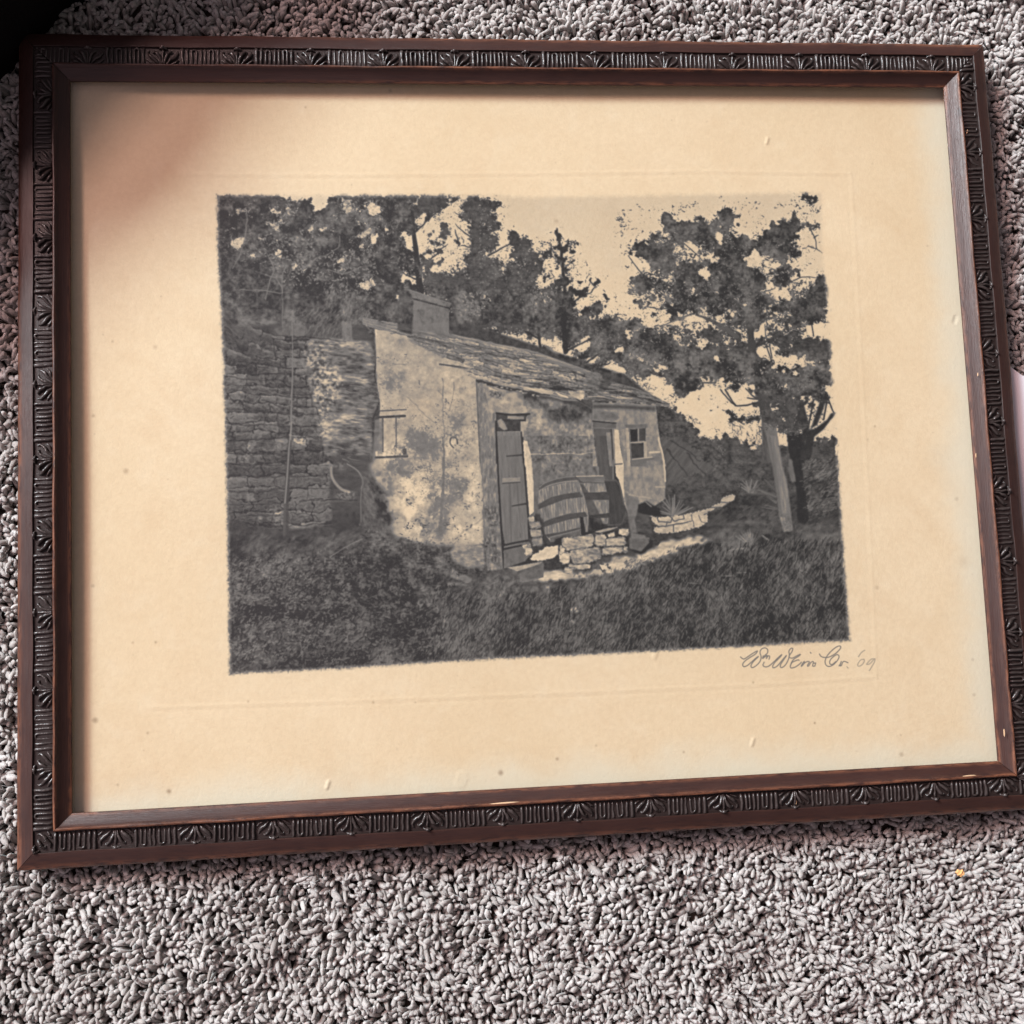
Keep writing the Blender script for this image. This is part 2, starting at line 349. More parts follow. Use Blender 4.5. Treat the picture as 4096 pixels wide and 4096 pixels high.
    leaves(q('G',840,640,1060,690,1180,760,1280,800,1220,860,1080,800,900,760), .3, .08, .75, 7, 1., 7)
    dabs(q('G',1280,760,1420,800,1420,860,1300,850), 26, .25, .06, 5, 9, 2.5, 0, 90)
    # ---- tall tree on the right, clump by clump
    for g, d in (((1140,690,1200,610,1330,630,1380,680,1480,640,1600,700,1660,820,1640,900,1570,1000,1520,930,1400,930,1340,850,1240,770,1160,740),1.05),
              ((1480,380,1530,320,1600,340,1640,400,1630,480,1500,440),1.),((1410,560,1480,510,1510,560,1470,610,1420,590),.9),((1530,450,1680,430,1760,410,1860,440,1932,380,1932,620,1720,700,1600,620),.95),
              ((1660,900,1840,860,1932,900,1932,1140,1780,1040,1700,980),1.),((1180,1030,1300,970,1320,1060,1440,1100,1430,1170,1340,1200,1220,1220),.95),((1130,1100,1170,1090,1170,1130,1130,1130),.9),
              ((1210,1250,1280,1270,1300,1400,1390,1440,1420,1480,1340,1440,1250,1380),.9),((1620,1170,1720,1010,1840,1080,1932,1180,1932,1420,1800,1380,1640,1240),.9),
              ((1500,1290,1600,1290,1720,1360,1800,1420,1640,1500,1440,1540,1440,1470,1560,1480,1580,1400,1520,1340),.88),((1440,1170,1540,1180,1540,1220,1460,1210),.8)):
        leaves(q('C',*g), .19, .06, d, 9, .75, 11)
    for g, d in (((0,420,130,410,200,480,230,360,330,370,350,450,430,480,430,600,330,620,250,540,120,610,0,600),.98),((430,430,490,380,480,280,560,270,620,220,650,280,690,350,640,480,560,490,500,470),1.05),
              ((440,470,560,480,560,640,520,700,400,690,360,650),.8),((520,640,700,570,850,580,960,620,1180,640,1300,700,1260,780,1240,980,1180,1040,1120,920,1100,780,940,760,800,800,780,960,640,1000,480,860,400,720),1.02),
              ((970,490,1030,460,1090,430,1170,370,1250,400,1290,280,1330,340,1380,470,1340,590,1230,640,960,640),1.08),((0,880,180,880,330,860,480,880,640,900,760,940,960,960,1000,1060,940,1140,820,1200,640,1260,420,1180,300,1100,120,1080,0,1100),1.0),
              ((1230,640,1290,680,1370,720,1330,820,1270,800),.85),((1380,390,1570,410,1580,470,1480,500,1390,480),.62),((1200,930,1380,890,1380,950,1280,1060,1240,1180,1150,1140,1040,1080),.92),
              ((1590,990,1650,980,1680,1100,1680,1330,1640,1420,1600,1560,1400,1560,1320,1400,1230,1260,1440,1240,1480,1140,1550,1090),1.0),((1050,1320,1180,1270,1330,1300,1400,1400,1180,1430),.9),
              ((0,1200,180,1150,420,1180,640,1260,980,1330,1000,1500,820,1480,700,1560,560,1480,420,1400,320,1360,180,1400,0,1380),.92),((640,1220,960,1160,1100,1270,1020,1400,820,1340),.85),
              ((1440,1200,1500,1190,1500,1250,1420,1230),.7),((1310,90,1340,90,1330,150,1360,220,1340,260,1320,170),.6),((1400,90,1560,100,1570,180,1540,290,1490,180,1430,170),.66),((1470,270,1590,280,1590,300,1490,300),.9),
              ((1340,720,1400,700,1400,800,1330,800),.6),((1420,660,1520,660,1540,720,1460,700),.6)):
        leaves(q('D',*g), .18, .06, d, 9, .8, 11)
    for g in ((770,790,840,740,940,750,960,850,860,930,800,860),(1000,930,1120,850,1190,950,1100,980),(90,640,140,600,220,670,200,720,120,690),(320,740,480,790,420,850,340,830),(290,930,330,880,390,990,370,1060,310,1020),
              (440,510,500,490,520,640,500,680,470,560),(1260,760,1300,800,1380,860,1280,940,1240,860),(1000,1100,1260,1170,1300,1280,1120,1250,1010,1180),(520,1380,700,1390,680,1440,560,1430),(180,1100,220,1140,220,1240,180,1200)):
        leaves(q('D',*g), .86, .06, .88, 7, .8, 8)
    for b in ((1480,480,1550,600,1560,700,1630,750),(1530,580,1580,550),(1560,700,1480,680),(1310,1050,1440,1010,1580,1030),(320,860,400,950),(60,620,230,760,330,850,480,900),(980,1180,1100,1140),(1600,1420,1600,1530),(1640,1400,1660,1520),(1400,1530,1560,1500,1700,1520)):
        line(curve(q('D',*b)), 5, .28, .95, 3, 2, 2)
    for b in ((1140,780,1270,960,1400,1100,1520,1210,1680,1290),(1230,920,1330,1020,1440,1120),(1450,940,1500,1050,1600,1110,1700,1170),(1340,1340,1500,1370,1700,1350),(1500,1560,1700,1480,1850,1420)):
        line(curve(q('C',*b)), 4, .3, .9, 6, 2, 2)
    for g, d in (((280,200,420,160,490,220,560,340,640,400,660,340,770,330,860,380,940,480,1080,540,1140,620,1250,640,1400,560,1560,560,1720,540,1730,780,1600,860,1380,960,1240,940,1060,980,1000,1020,900,1000,820,800,720,760,560,780,300,740,180,640,0,620,-20,400,120,380,340,380,440,420,420,330,300,300),.97),
              ((760,0,960,-20,1000,80,860,160,780,120),.85),((1160,60,1420,0,1600,0,1560,120,1400,160,1280,160,1180,120),.95),((1120,200,1290,200,1280,340,1240,440,1060,360,900,380,860,320,980,270),.7),
              ((560,200,760,220,770,320,640,330,560,260),.75),((1280,320,1500,260,1660,300,1720,380,1730,560,1500,520,1260,440),.98),((0,680,160,640,280,760,180,900,60,960,0,860),.88),
              ((520,800,700,790,690,880,640,910),.6),((860,780,1080,790,1200,860,1340,920,1480,940,1560,940,1540,860,1640,860,1720,900,1700,1060,1500,1060,1480,960,1400,1000,1420,1200,1320,1240,1180,1160,1100,1180,1060,1060,960,980),.93),
              ((560,1100,640,1110,720,1130,960,1150,1100,1100,1180,1080,1140,1200,1260,1180,1320,1160,1340,1300,1180,1340,1080,1240,960,1230,740,1210,640,1170),.82),((680,1240,900,1220,960,1300,900,1330,860,1460,800,1500,720,1440),.66),
              ((490,1250,560,1280,570,1340,500,1300),.8),((20,280,150,240,180,340,100,360),.6),((1500,1060,1600,1060,1660,1150,1560,1260,1480,1230),.3)):
        leaves(q('H',*g), .19, .06, d, 10, .82, 11)
    for g in ((830,220,980,130,990,270,870,270),(900,400,1000,340,1160,500,1120,520,980,500),(440,500,500,480,500,560),(930,620,970,620,960,650,930,650),(1300,640,1350,650,1340,690),(1190,800,1240,800,1230,850),(1150,820,1190,810,1180,860),(800,830,860,800,850,860),(1050,1040,1140,1030,1130,1080,1070,1080),(1440,110,1680,110,1680,260,1600,280,1460,240),(1560,930,1580,960,1560,1200,1490,1260,1480,1190,1540,1090),(1680,830,1720,850,1720,920,1680,900),(1660,960,1720,1020,1640,1160,1640,1060),(1350,1150,1400,1250,1410,1380,1370,1300),(0,960,60,980,140,900,300,820,440,880,640,1010,940,1080,1000,1300,1030,1480,880,1480,700,1430,560,1380,400,1390,250,1370,180,1280,60,1150,0,1100)):
        leaves(q('H',*g), .935, .02, .97, 7, .5, 8)
    leaves(q('H',560,1100,720,1130,960,1140,980,1190,720,1210,600,1160), .2, .05, .9, 8, .8, 9)
    dabs(q('H',560,1180,1000,1220,960,1440,700,1480), 110, .3, .1, 8, 20, 2.2, 60, 60)
    dabs(q('H',130,1130,260,1180,280,1240,160,1240), 30, .3, .1, 5, 9, 2.5, 0, 90)
    for b in ((500,850,560,930,640,1010,680,1030,800,1020,920,995),(550,850,620,960,660,1020),(780,840,860,920,930,960),(800,940,900,960),(300,780,440,780),(560,150,720,240),(740,-20,480,-160)):
        line(curve(q('H',*b)), 6, .22, .95, 7, 2, 2)
    line(curve(q('H',240,20,400,90,540,170,680,260)), 9, .3, 1, 20, 2, 2)
    line(q('H',800,60,830,200,840,400,960,900,1000,1100), 26, .22, 1, 40, 3, 4)
    line(q('H',870,390,1000,320,1140,250), 9, .22, 1, 6); line(q('H',990,130,1000,280), 4, .35); line(q('H',1000,350,1060,520), 5, .25); line(q('H',1040,350,1070,500), 5, .25); line(q('H',1510,140,1530,260), 5, .25)
    # ---- far shrubs and the ground on the right
    leaves(q('H',-260,1000,-100,1080,0,1100,120,1200,240,1300,260,1370,380,1380,540,1340,640,1380,720,1460,860,1480,1020,1500,1240,1480,1420,1480,1560,1400,1700,1380,1800,1400,1830,1700,1700,2300,0,2300,-300,1800), .21, .07, 1.03, 12, .85, 12)
    dabs(q('H',260,1370,420,1390,560,1500,480,1640,340,1560), 120, .5, .18, 4, 8, 2.4, 0, 90)
    # ---- grass everywhere below
    poly([(PX0,1200),(1700,1200),(1900,1300),(2500,1500),(2760,1700),(2800,2150),(PX1,2150),(PX1,2730),(PX0,2730)], .2, .06, 1, 8)
    poly([(2780,1990),(3420,1960),(3440,2200),(2780,2200)], .2, .07, 1, 8, -35, 26, 9)
    g0 = [(PX0, 2120), (1500, 2130), (1900, 2330), (2160, 2310), (2500, 2200), (2750, 2120), (3000, 2080), (3200, 2110), (3420, 2080), (3420, 2700), (PX0, 2730)]
    poly(g0, .235, .10, 1, 10, 0, 26, 18, 14, 4)
    # cliff behind the cottage on the right
    poly(q('G',1470,1370,1680,1360,1900,1500,2080,1700,2260,1860,2230,2060,1500,2100), .3, .05, 1, 5, -50, 60, 9, 6)
    for b in ((1600,1400,1780,1520,1932,1640),(1700,1360,1932,1520),(1560,1500,1800,1800),(1780,1560,2000,1800)):
        line(q('G',*b), 7, .17, .8, 4, 3, 6)
    leaves(q('G',1450,1080,1560,1050,1700,1110,1830,1240,1950,1400,2100,1540,2230,1660,2260,1760,2080,1700,1900,1510,1700,1370,1480,1370), .2, .09, 1, 10, .8, 11)
    # agaves and bank
    leaves(q('K',1540,520,1600,500,1932,420,2150,500,2300,640,2200,800,1932,800,1700,880,1500,800), .2, .06, 1, 12, .7, 12)
    for cx, cy, n, R0, a0, a1, tn in ((1640,860,13,230,-170,-20,.48),(1380,860,5,90,-130,-60,.4),(2490,600,9,150,-150,-40,.42)):
        for i in range(n):
            a = math.radians(a0+(a1-a0)*i/(n-1)+prs.uniform(-6, 6)); r = R0*prs.uniform(.7, 1.05)
            line(q('K', cx+prs.uniform(-20, 20), cy, cx+math.cos(a)*r, cy+math.sin(a)*r), 9, tn+prs.uniform(-.14, .1), .9, 3, 2)
    for i in range(16):
        a = math.radians(175+prs.uniform(0, 62)); r = prs.uniform(120, 270)
        line(q('L', 990+prs.uniform(-20, 0), 790-i*14, 990+math.cos(a)*r, 790-i*14+math.sin(a)*r*.8), 8, .26+prs.uniform(-.05, .16), .8, 3, 2)
    for i in range(9):
        a = math.radians(-150+i*12+prs.uniform(-5, 5)); r = prs.uniform(130, 230)
        line(q('L', 700, 1200, 700+math.cos(a)*r, 1200+math.sin(a)*r), 8, .42+prs.uniform(-.2, .1), .85, 3, 2)
    line(q('L',870,1190,960,1150,1040,1130), 12, .12, 1, 4); line(q('L',440,1240,640,1220), 7, .5, .8); line(q('L',820,1080,890,1130), 6, .6, .8)
    # trunks on the right
    poly(q('H',950,1060,1080,1080,1120,1300,1150,1660,960,1660), .3, .06, 1, 3, 80, 30, 6)
    poly(q('H',980,1210,1110,1230,1180,1660,1068,1660,1020,1440), .44, .06, 1, 3, 82, 60, 7)
    poly(q('L',885,-20,985,-20,1040,300,1090,470,1110,590,1140,840,1160,1030,1060,1040,1010,860,985,620,950,380), .5, .07, 1, 3, 84, 60, 7)
    line(q('L',905,0,960,380,1000,640,1030,860), 12, .36, .7, 12, 5); stain(q('L',1010,850,1130,850,1150,1030,1040,1030), -.14, 8, 8)
    poly(q('H',1230,1320,1300,1310,1420,1340,1420,1500,1480,1660,1290,1660,1250,1500), .08, .03, 1, 3)
    poly(q('L',1100,-20,1280,-20,1260,300,1290,520,1330,760,1340,900,1290,960,1210,940,1205,640,1180,440,1130,200), .1, .03, 1, 4)
    poly(q('L',1110,240,1150,240,1195,480,1150,500,1120,400), .42, .05, .9, 3)
    poly(q('H',1400,1300,1540,1280,1680,1180,1720,1110,1790,1100,1760,1140,1720,1180,1640,1290,1540,1370,1510,1560,1480,1660,1380,1660,1400,1500), .13, .03, 1, 3)
    poly(q('H',1380,1000,1420,1000,1480,1230,1480,1310,1400,1310,1340,1160), .16, .04, 1, 3); poly(q('H',1600,880,1680,900,1640,1060,1570,1240,1490,1290,1540,1150,1590,1000), .17, .04, 1, 3)
    line(q('H',1690,950,1740,1080,1760,1110), 6, .2); line(q('H',1530,960,1500,1120,1470,1260), 6, .2, 1, 8); line(q('H',1680,960,1640,1180), 7, .2)
    leaves(q('L',1300,240,1640,200,1700,560,1720,700,1560,820,1380,880,1320,700,1280,480), .22, .09, .9, 12, .9, 12, hi=.12, ang=-40, st=2.5)
    dabs(q('L',1290,250,1680,230,1700,800,1380,860,1300,600), 150, .4, .1, 10, 34, 3, -35, 30, .55)
    dabs(q('L',1290,250,1680,230,1700,800,1380,860,1300,600), 110, .1, .04, 10, 34, 3, -35, 30, .6)
    # grass bank right
    dabs(q('L',0,1040,1000,980,1700,980,1740,1656,0,1656), 900, .3, .08, 8, 26, 2.2, -65, 30, .5)
    dabs(q('L',0,1040,1000,980,1700,980,1740,1656,0,1656), 500, .16, .05, 8, 26, 2.2, -65, 30, .5)
    stain(q('L',500,860,1000,760,1050,960,500,960), .1, 20, 14); stain(q('L',1300,1200,1720,1200,1740,1650,1250,1650), -.05, 30, 40)
    leaves(q('L',400,700,520,620,620,640,780,700,560,800,520,910,440,900), .12, .05, 1, 10, .8, 10)
    # ---- low stone wall and path on the right
    poly(q('K',1210,830,1360,840,1400,1060,1240,1040), .27, .08, 1, 3, 10, 30, 12)
    poly(q('K',1380,860,1450,880,1600,870,1760,850,1932,810,2010,800,2010,930,1932,980,1700,1040,1440,1060,1410,1000,1470,980,1400,930), .74, .09, 1, 2, 5, 16, 10, 4)
    for b in ((1460,880,1480,930,1600,930,1620,880),(1600,880,1640,920,1760,900,1750,850),(1470,990,1640,960,1860,920),(1640,960,1640,1040),(1860,870,1870,980),(1400,940,1470,985),(1560,930,1560,980)):
        line(q('K',*b), 5, .3, .8, 4, 2, 3)
    poly(q('L',0,840,80,830,190,870,215,940,130,990,0,1010), .76, .08, 1, 2, 0, 12, 9, 4)
    for b in ((40,850,50,920,0,930),(120,860,150,930,190,940),(60,920,70,990)): line(q('L',*b), 4, .35, .7)
    poly(q('L',100,810,260,770,290,740,360,720,380,660,520,620,520,690,440,720,380,760,240,810,180,850), .68, .07, 1, 2, -20, 18, 8, 4)
    for b in ((260,770,350,770),(360,710,450,720),(180,850,380,770)): line(q('L',*b), 5, .28, .7)
    poly(q('K',0,1410,180,1480,420,1450,560,1500,720,1480,900,1370,1010,1310,1240,1310,1290,1280,1400,1240,1500,1160,1720,1110,2010,1100,2010,1150,1850,1190,1700,1240,1500,1330,1330,1380,1180,1460,900,1500,620,1560,300,1570,60,1590), .76, .13, 1, 6, -10, 26, 12, 12, 4)
    stain(q('K',1160,1110,1400,1120,1380,1230,1280,1290,1140,1240), -.42, 8, 60); poly(q('K',1150,1100,1380,1100,1370,1160,1280,1260,1150,1220), .42, .06, .9, 3)
    poly(q('K',1170,1050,1330,1080,1330,1110,1170,1110), .5, .05, .8, 3); leaves(q('K',1380,1080,1520,1100,1480,1160,1400,1160), .14, .04, 1, 6, .7, 8)
    dabs(q('K',540,1380,800,1400,900,1420,700,1500,540,1500), 60, .3, .1, 6, 16, 3, -60, 40)
    leaves(q('K',740,1390,860,1370,960,1420,900,1460,780,1470), .25, .06, .9, 7, .8, 8); poly(q('K',820,1400,900,1410,900,1450,850,1460), .85, .03, 1, 2)
    dabs(q('K',1090,1350,1300,1330,1290,1420,1120,1430), 30, .35, .1, 6, 14, 3, -60, 40)
    dabs(q('K',60,1560,620,1520,1180,1420,1500,1280,2010,1100,2010,1200,1500,1380,1100,1500,60,1640), 240, .25, .1, 6, 18, 2.6, -60, 30, .8)
    dabs(q('K',420,1440,1300,1300,1900,1130,1700,1260,1200,1440,500,1560), 110, .35, .1, 5, 14, 2.4, -50, 50, .6)
    # ---- rough stone wall and bank on the left
    poly(q('E',90,-40,1500,-40,1640,90,1830,330,1890,860,1880,1060,1780,1200,1800,1650,1840,1900,1700,2200,90,2300), .24, .05, 1, 6, 6, 40, 13, 6, 4)
    rubble(q('E',100,470,560,430,700,240,1120,260,1180,700,1150,1040,1230,1200,1260,1600,1240,1760,150,1760), 95, 38, 3, .32, .15)
    rubble(q('E',130,100,640,180,700,300,700,480,400,520,140,560), 90, 60, 24, .22, .10, .1, .8, 14)
    rubble(q('I',60,20,1230,0,1250,300,1200,560,1240,900,1000,1000,700,1020,480,1000,80,960), 130, 48, -1, .33, .14)
    mottle(q('E',100,300,1200,280,1260,1700,100,1700), .16, 70, .12, 12)
    dabs(q('E',860,-40,1560,-40,1500,260,900,250), 420, .4, .12, 8, 26, 2., -62, 35, .6)
    dabs(q('E',120,-40,700,-40,640,240,160,420), 200, .32, .06, 8, 26, 2.6, 35, 35, .6)
    poly(q('E',700,180,860,120,870,250,780,270), .33, .06, .9, 4); poly(q('E',860,140,990,110,1060,160,1040,260,880,260), .38, .06, .9, 5, 0, 12, 10)
    # pale eroded rock face
    poly(q('E',1080,300,1260,270,1740,330,1820,420,1840,740,1880,840,1850,1060,1780,1190,1790,1580,1260,1580,1230,1180,1150,1040,1060,700), .38, .15, 1, 5, 4, 34, 9, 6, 4)
    stain(q('E',1060,330,1290,290,1300,560,1480,720,1400,900,1320,1100,1340,1400,1220,1380,1180,1060,1100,800,1050,560), .34, 22, 10)
    stain(q('E',1250,280,1740,320,1780,370,1300,380), .3, 7, 9, 8, 4)
    stain(q('E',1380,660,1750,720,1860,840,1500,720), .22, 8, 8, 10, 4); stain(q('E',1300,1130,1620,1150,1790,1200,1400,1200), .25, 8, 7, 5, 5)
    mottle(q('E',1080,300,1740,330,1860,860,1780,1560,1250,1580,1150,1040), .26, 34, .2, 10, 10, 6, 2.0)
    for k in range(40):
        y = prs.uniform(340, 1620); x = prs.uniform(1180, 1700)
        line(q('E', x, y, x+prs.uniform(60, 200), y+prs.uniform(5, 40)), 3.5, prs.choice((.16, .2, .6, .55)), .6, 1.5, 2, 3)
    line(q('E',1830,370,1825,560,1815,720,1870,850,1870,1000,1790,1180), 6, .16, .9, 8, 2, 3)
    # courses of the dry wall: joints, then pale top edges
    for b in ((680,235,860,265,1120,270,1500,320),(690,290,700,420,720,470),(700,470,790,510,900,480),(320,545,450,555,560,600,640,610),(180,690,430,740,600,750,760,740,830,790),(500,470,560,590),
              (770,550,790,610,950,625),(260,560,300,690),(660,850,780,885,1060,910,1140,900),(830,640,840,760),(1040,700,1060,830),(170,1060,340,1080,540,1090,700,1100,1210,1130),(560,960,700,1000,770,1050),
              (180,1220,400,1250,620,1240,900,1260,1230,1260),(740,1110,740,1240),(590,1100,600,1220),(200,1430,360,1410,640,1400,880,1370,1230,1390),(200,1560,480,1560,700,1560,740,1640),(960,910,980,1040),(1120,870,1130,1030),
              (920,1040,1160,1050,1180,1120),(390,770,460,850,640,860),(200,900,260,980)):
        p = q('E',*b); line(p, 5, .08, .6, 4, 3, 5); line([(x, y+7) for x, y in p], 3, .44, .35, 3, 3, 5)
    for b in ((90,175,330,190,600,180,700,210),(140,300,600,300,1200,300),(150,430,500,440,900,425,1200,425),(100,600,430,610,600,570,1000,560,1220,560),(430,740,700,720),(880,700,1120,680,1300,680),(100,740,400,740),
              (240,870,700,850),(780,830,1020,850),(480,990,700,985,1000,960,1240,940),(260,760,260,870),(600,190,640,290),(1020,170,1020,290),(600,460,610,560),(960,560,960,690),(420,640,380,740),(1040,850,1090,930),(820,700,850,830),(1110,690,1260,690,1500,690)):
        p = q('I',*b); line(p, 5, .08, .6, 4, 3, 5); line([(x, y+7) for x, y in p], 3, .44, .4, 3, 3, 5)
    stain(q('I',280,50,360,60,340,240,240,280,200,220,280,180), .2, 8, 8); stain(q('E',900,1370,1080,1380,1070,1480,900,1460), .3, 6, 7); stain(q('I',470,770,700,760,700,980,520,960,560,850), .22, 8, 8)
    stain(q('I',1240,270,1420,280,1400,350,1280,360), .16, 8, 8); stain(q('I',420,870,460,870,470,980,430,970), .35, 4, 20); stain(q('I',290,610,380,640,390,720,310,700), .25, 6, 12)
    poly(q('I',1270,850,1560,850,1590,950,1440,1060,1300,1050,1240,940), .16, .04, .8, 12)
    leaves(q('I',80,900,260,940,420,1000,280,1080,100,1060), .13, .03, 1, 12, .6, 14)
    # pole against the wall, hoop, hanging cord
    line(q('I',790,-170,760,100,740,420,715,720), 5, .46, .9, 7, 2); line(q('I',770,0,745,420,730,760,725,1080), 14, .2, .8, 22, 3); line(q('I',715,700,705,1080), 10, .3, .7, 12, 3)
    line(q('E',905,480,910,700,895,1000,890,1400), 4, .42, .9, 6, 2, 1)
    line(curve(q('I',1225,330,1230,420,1270,500,1340,570,1420,600)), 10, .55, .95, 12, 2); line(curve(q('I',1400,290,1500,350,1560,430,1575,500,1560,560)), 5, .5, .9, 6, 2, 1)
    line(q('I',1560,560,1550,700,1555,930), 4, .45, .8); line(q('I',1620,800,1640,930), 4, .4, .8); stain(q('I',1260,600,1500,600,1480,680,1300,690), .2, 6, 7)
    # bank and undergrowth on the left
    poly([(PX0, 2170)]+q('I',280,1020,700,1080,1240,1040,1640,1000,1880,1060,2100,1180,2500,1240,2560,1540)+[(1900, 2400), (1900, 2730), (PX0, 2730)], .215, .09, 1, 14, -30, 20, 12, 12, 4)
    # ---- the cottage: side wall
    poly(q('F',140,150,160,170,600,285,900,370,1260,460,1560,560,1640,630,1940,700,1940,860,1400,790,1250,745,1290,1700,200,1700,180,1500,190,1000,150,740), .62, .08, 1, 2, 0, 26, 20)
    poly(q('F',130,140,160,160,500,255,900,360,1110,560,1250,740,1300,1660,180,1660,200,1560,180,1450,190,1000,200,860,170,740,140,380), .7, .045, 1, 3, 20, 24, 20, 0, 4)
    poly(q('J',0,380,330,400,420,640,420,1080,0,1060), .31, .11, 1, 12, 60, 16, 10, 6, 4)
    poly(q('J',150,-20,1300,-20,1340,650,1350,1200,1000,1200,600,1170,340,1080,300,820,240,560,60,380,120,220), .7, .05, 1, 16, 20, 24, 20, 10, 4)
    poly(q('F',1250,740,1330,770,1480,1110,1490,1700,1290,1700), .5, .13, 1, 2, 90, 20, 7, 0, 4)
    poly(q('J',1290,-20,1475,-20,1500,600,1530,1000,1550,1450,1380,1470,1340,1100,1330,650), .5, .13, 1, 3, 90, 20, 7, 0, 4)
    line(q('F',1255,745,1275,1200,1300,1660), 5, .34, .8, 5); line(q('J',1300,0,1330,600,1345,1150), 4, .4, .7, 4, 3, 4)
    stain(q('J',1340,740,1500,740,1530,1400,1370,1400), -.2, 12, 10)
    # pale, dark and worn patches of the side wall
    for g, d in (((890,590,1110,650,1240,740,1240,960,900,960),.1),((220,410,320,400,320,490,230,490),.14),((340,640,450,640,440,760,300,860,260,800),-.3),((200,540,300,520,260,600),-.2),((400,820,480,700,490,1000,400,1000),-.14),
                 ((480,1300,740,1290,780,1400,700,1470,500,1480),-.36),((960,1150,1130,1130,1140,1230,1000,1290),-.3),((1040,1000,1160,980,1140,1060),-.22),((1080,1360,1140,1380,1120,1450),-.3),((500,1430,860,1500,860,1660,560,1660),-.2),
                 ((370,290,440,290,450,340,380,350),-.4),((440,390,500,400,490,420),-.4),((570,450,610,450,600,475),-.45),((700,490,750,500,730,520),-.4),((660,410,900,430,900,470,660,440),-.14),((930,440,1060,470,1060,540,940,520),-.1),((760,790,860,790,850,900,800,900),-.14)):
        stain(q('F',*g), d*.85, 15, 22)
    for g, d in (((280,250,480,250,560,360,420,460,220,430,160,330),-.3),((370,540,640,410,700,520,860,460,760,560,700,740,380,640),.12),((480,780,730,770,720,850,480,850),.12),((380,880,740,880,560,980,360,980),-.14),((760,470,880,460,890,640,860,760,760,740,700,560),-.3),
                 ((920,450,1160,460,1150,560,1060,620,960,560),-.34),((960,620,1130,640,1120,740,990,720),-.22),((740,690,860,680,840,880,740,1060,690,1060,740,800),-.26),((860,880,940,880,900,1060,860,1160,800,1140),-.36),((940,620,990,620,960,800,890,1000,860,980),-.4),
                 ((100,330,330,400,400,560,360,960,200,960),-.26),((560,60,860,40,860,160,700,200,560,120),-.22),((640,200,880,260,900,360,700,350),-.08),((900,240,980,270,960,340,900,330),-.3),((1120,720,1320,700,1330,1000,1120,1000),.06),((1160,330,1300,330,1300,720,1150,720),.08),
                 ((960,1240,1350,1200,1380,1440,1000,1400),.06),((330,1030,850,1120,860,1180,600,1200,330,1140),-.2),((500,250,640,330,660,440,520,380),-.18),((1000,120,1060,120,1060,270,990,230),-.16)):
        stain(q('J',*g), d*.85, 17, 24)
    line(q('J',160,220,290,225), 4, .8, .6); poly(q('J',160,225,300,225,230,430), .74, .05, .8, 6)
    # cracks, shadow of a sapling
    for b in ((885,730,885,1000,895,1300,900,1660),(500,930,700,1140,860,1260),(840,860,880,920),(1010,780,1000,900,960,1080),(480,570,330,560)): line(q('F',*b), 4, .42, .6, 3, 3, 4)
    for b in ((890,0,895,300,890,560,870,800,860,1060),): line(q('J',*b), 6, .35, .75, 14, 3, 4)
    for b in ((850,1090,960,800,990,620),(660,1070,720,900,760,700)): line(q('J',*b), 20, .4, .45, 8, 8, 4)
    line(q('J',1060,1080,1200,980,1330,890), 8, .5, .6, 6, 4, 3); line(q('J',1160,1195,1360,1190), 5, .35, .8, 3, 2, 3); line(q('J',1000,620,1070,605), 5, .3, .8); line(q('J',640,370,860,380), 4, .45, .7, 3, 2, 5)
    line(q('F',850,570,1000,590,1190,625), 5, .25, .95, 8)
    # horseshoe
    line(curve(q('F',1000,1490,965,1440,975,1385,1010,1375,1040,1400,1045,1450)), 6, .25, 1, 5, 1.5)
    # hanging shelf with jars
    line(q('F',190,1085,480,1070), 4, .3, 1); poly(q('F',200,1100,460,1085,465,1130,200,1145), .7, .06, 1, 1); line(q('F',180,1155,465,1140), 9, .2, 1); line(q('F',220,1160,222,1560), 5, .25, 1); line(q('F',368,1160,370,1500), 4, .3, 1)
    poly(q('F',130,1180,215,1170,220,1560,120,1560), .46, .07, .8, 4); line(q('F',140,1600,490,1585), 8, .25, 1, 9); poly(q('F',215,1545,255,1545,255,1585,218,1585), .85, .03, 1, 1); poly(q('F',272,1520,304,1520,304,1582,274,1582), .82, .03, 1, 1)
    poly(q('F',312,1535,352,1535,352,1580,314,1580), .85, .03, 1, 1); poly(q('F',360,1490,440,1490,440,1575,362,1575), .74, .05, 1, 1); poly(q('F',440,1490,485,1500,485,1570,442,1570), .2, .02, 1, 1); poly(q('F',140,1530,165,1530,160,1580,145,1580), .8, .02, 1, 1)
    # ---- front wall under the eaves
    poly(q('F',1330,770,1500,780,1940,880,1940,1700,1480,1700,1480,1110,1400,1100), .6, .09, 1, 2, 10, 20, 16)
    poly(q('G',-20,880,560,960,740,1060,750,1300,790,1560,800,1700,-20,1700), .52, .1, 1, 2, 80, 18, 12, 0, 4)
    poly(q('K',-20,-20,770,-20,800,180,820,430,560,430,150,520,100,900,-20,900), .44, .09, 1, 2, 80, 18, 12, 0, 4)
    stain(q('G',100,960,700,1060,720,1150,500,1220,330,1200,150,1060), -.3, 18, 60); stain(q('F',1400,800,1940,880,1940,990,1500,880), -.3, 10, 50)
    stain(q('F',1360,1000,1620,960,1620,1090,1440,1100), .14, 10, 20); stain(q('G',0,1060,150,1040,260,1240,20,1250), .14, 14, 20); stain(q('G',260,1400,560,1400,600,1530,300,1530), -.16, 16, 6); stain(q('K',250,240,480,240,500,400,260,420), -.12, 16, 6)
    stain(q('G',620,1200,740,1200,770,1540,640,1540), .1, 8, 14)
    line(q('K',20,195,300,180,600,180,760,165), 5, .66, .9, 5, 2, 2); line(q('K',20,205,760,175), 3, .3, .5)
    poly(q('F',1380,800,1500,850,1480,930,1390,900), .55, .12, .8, 4); poly(q('F',1620,1060,1800,1030,1830,1110,1620,1110), .66, .08, .9, 3)
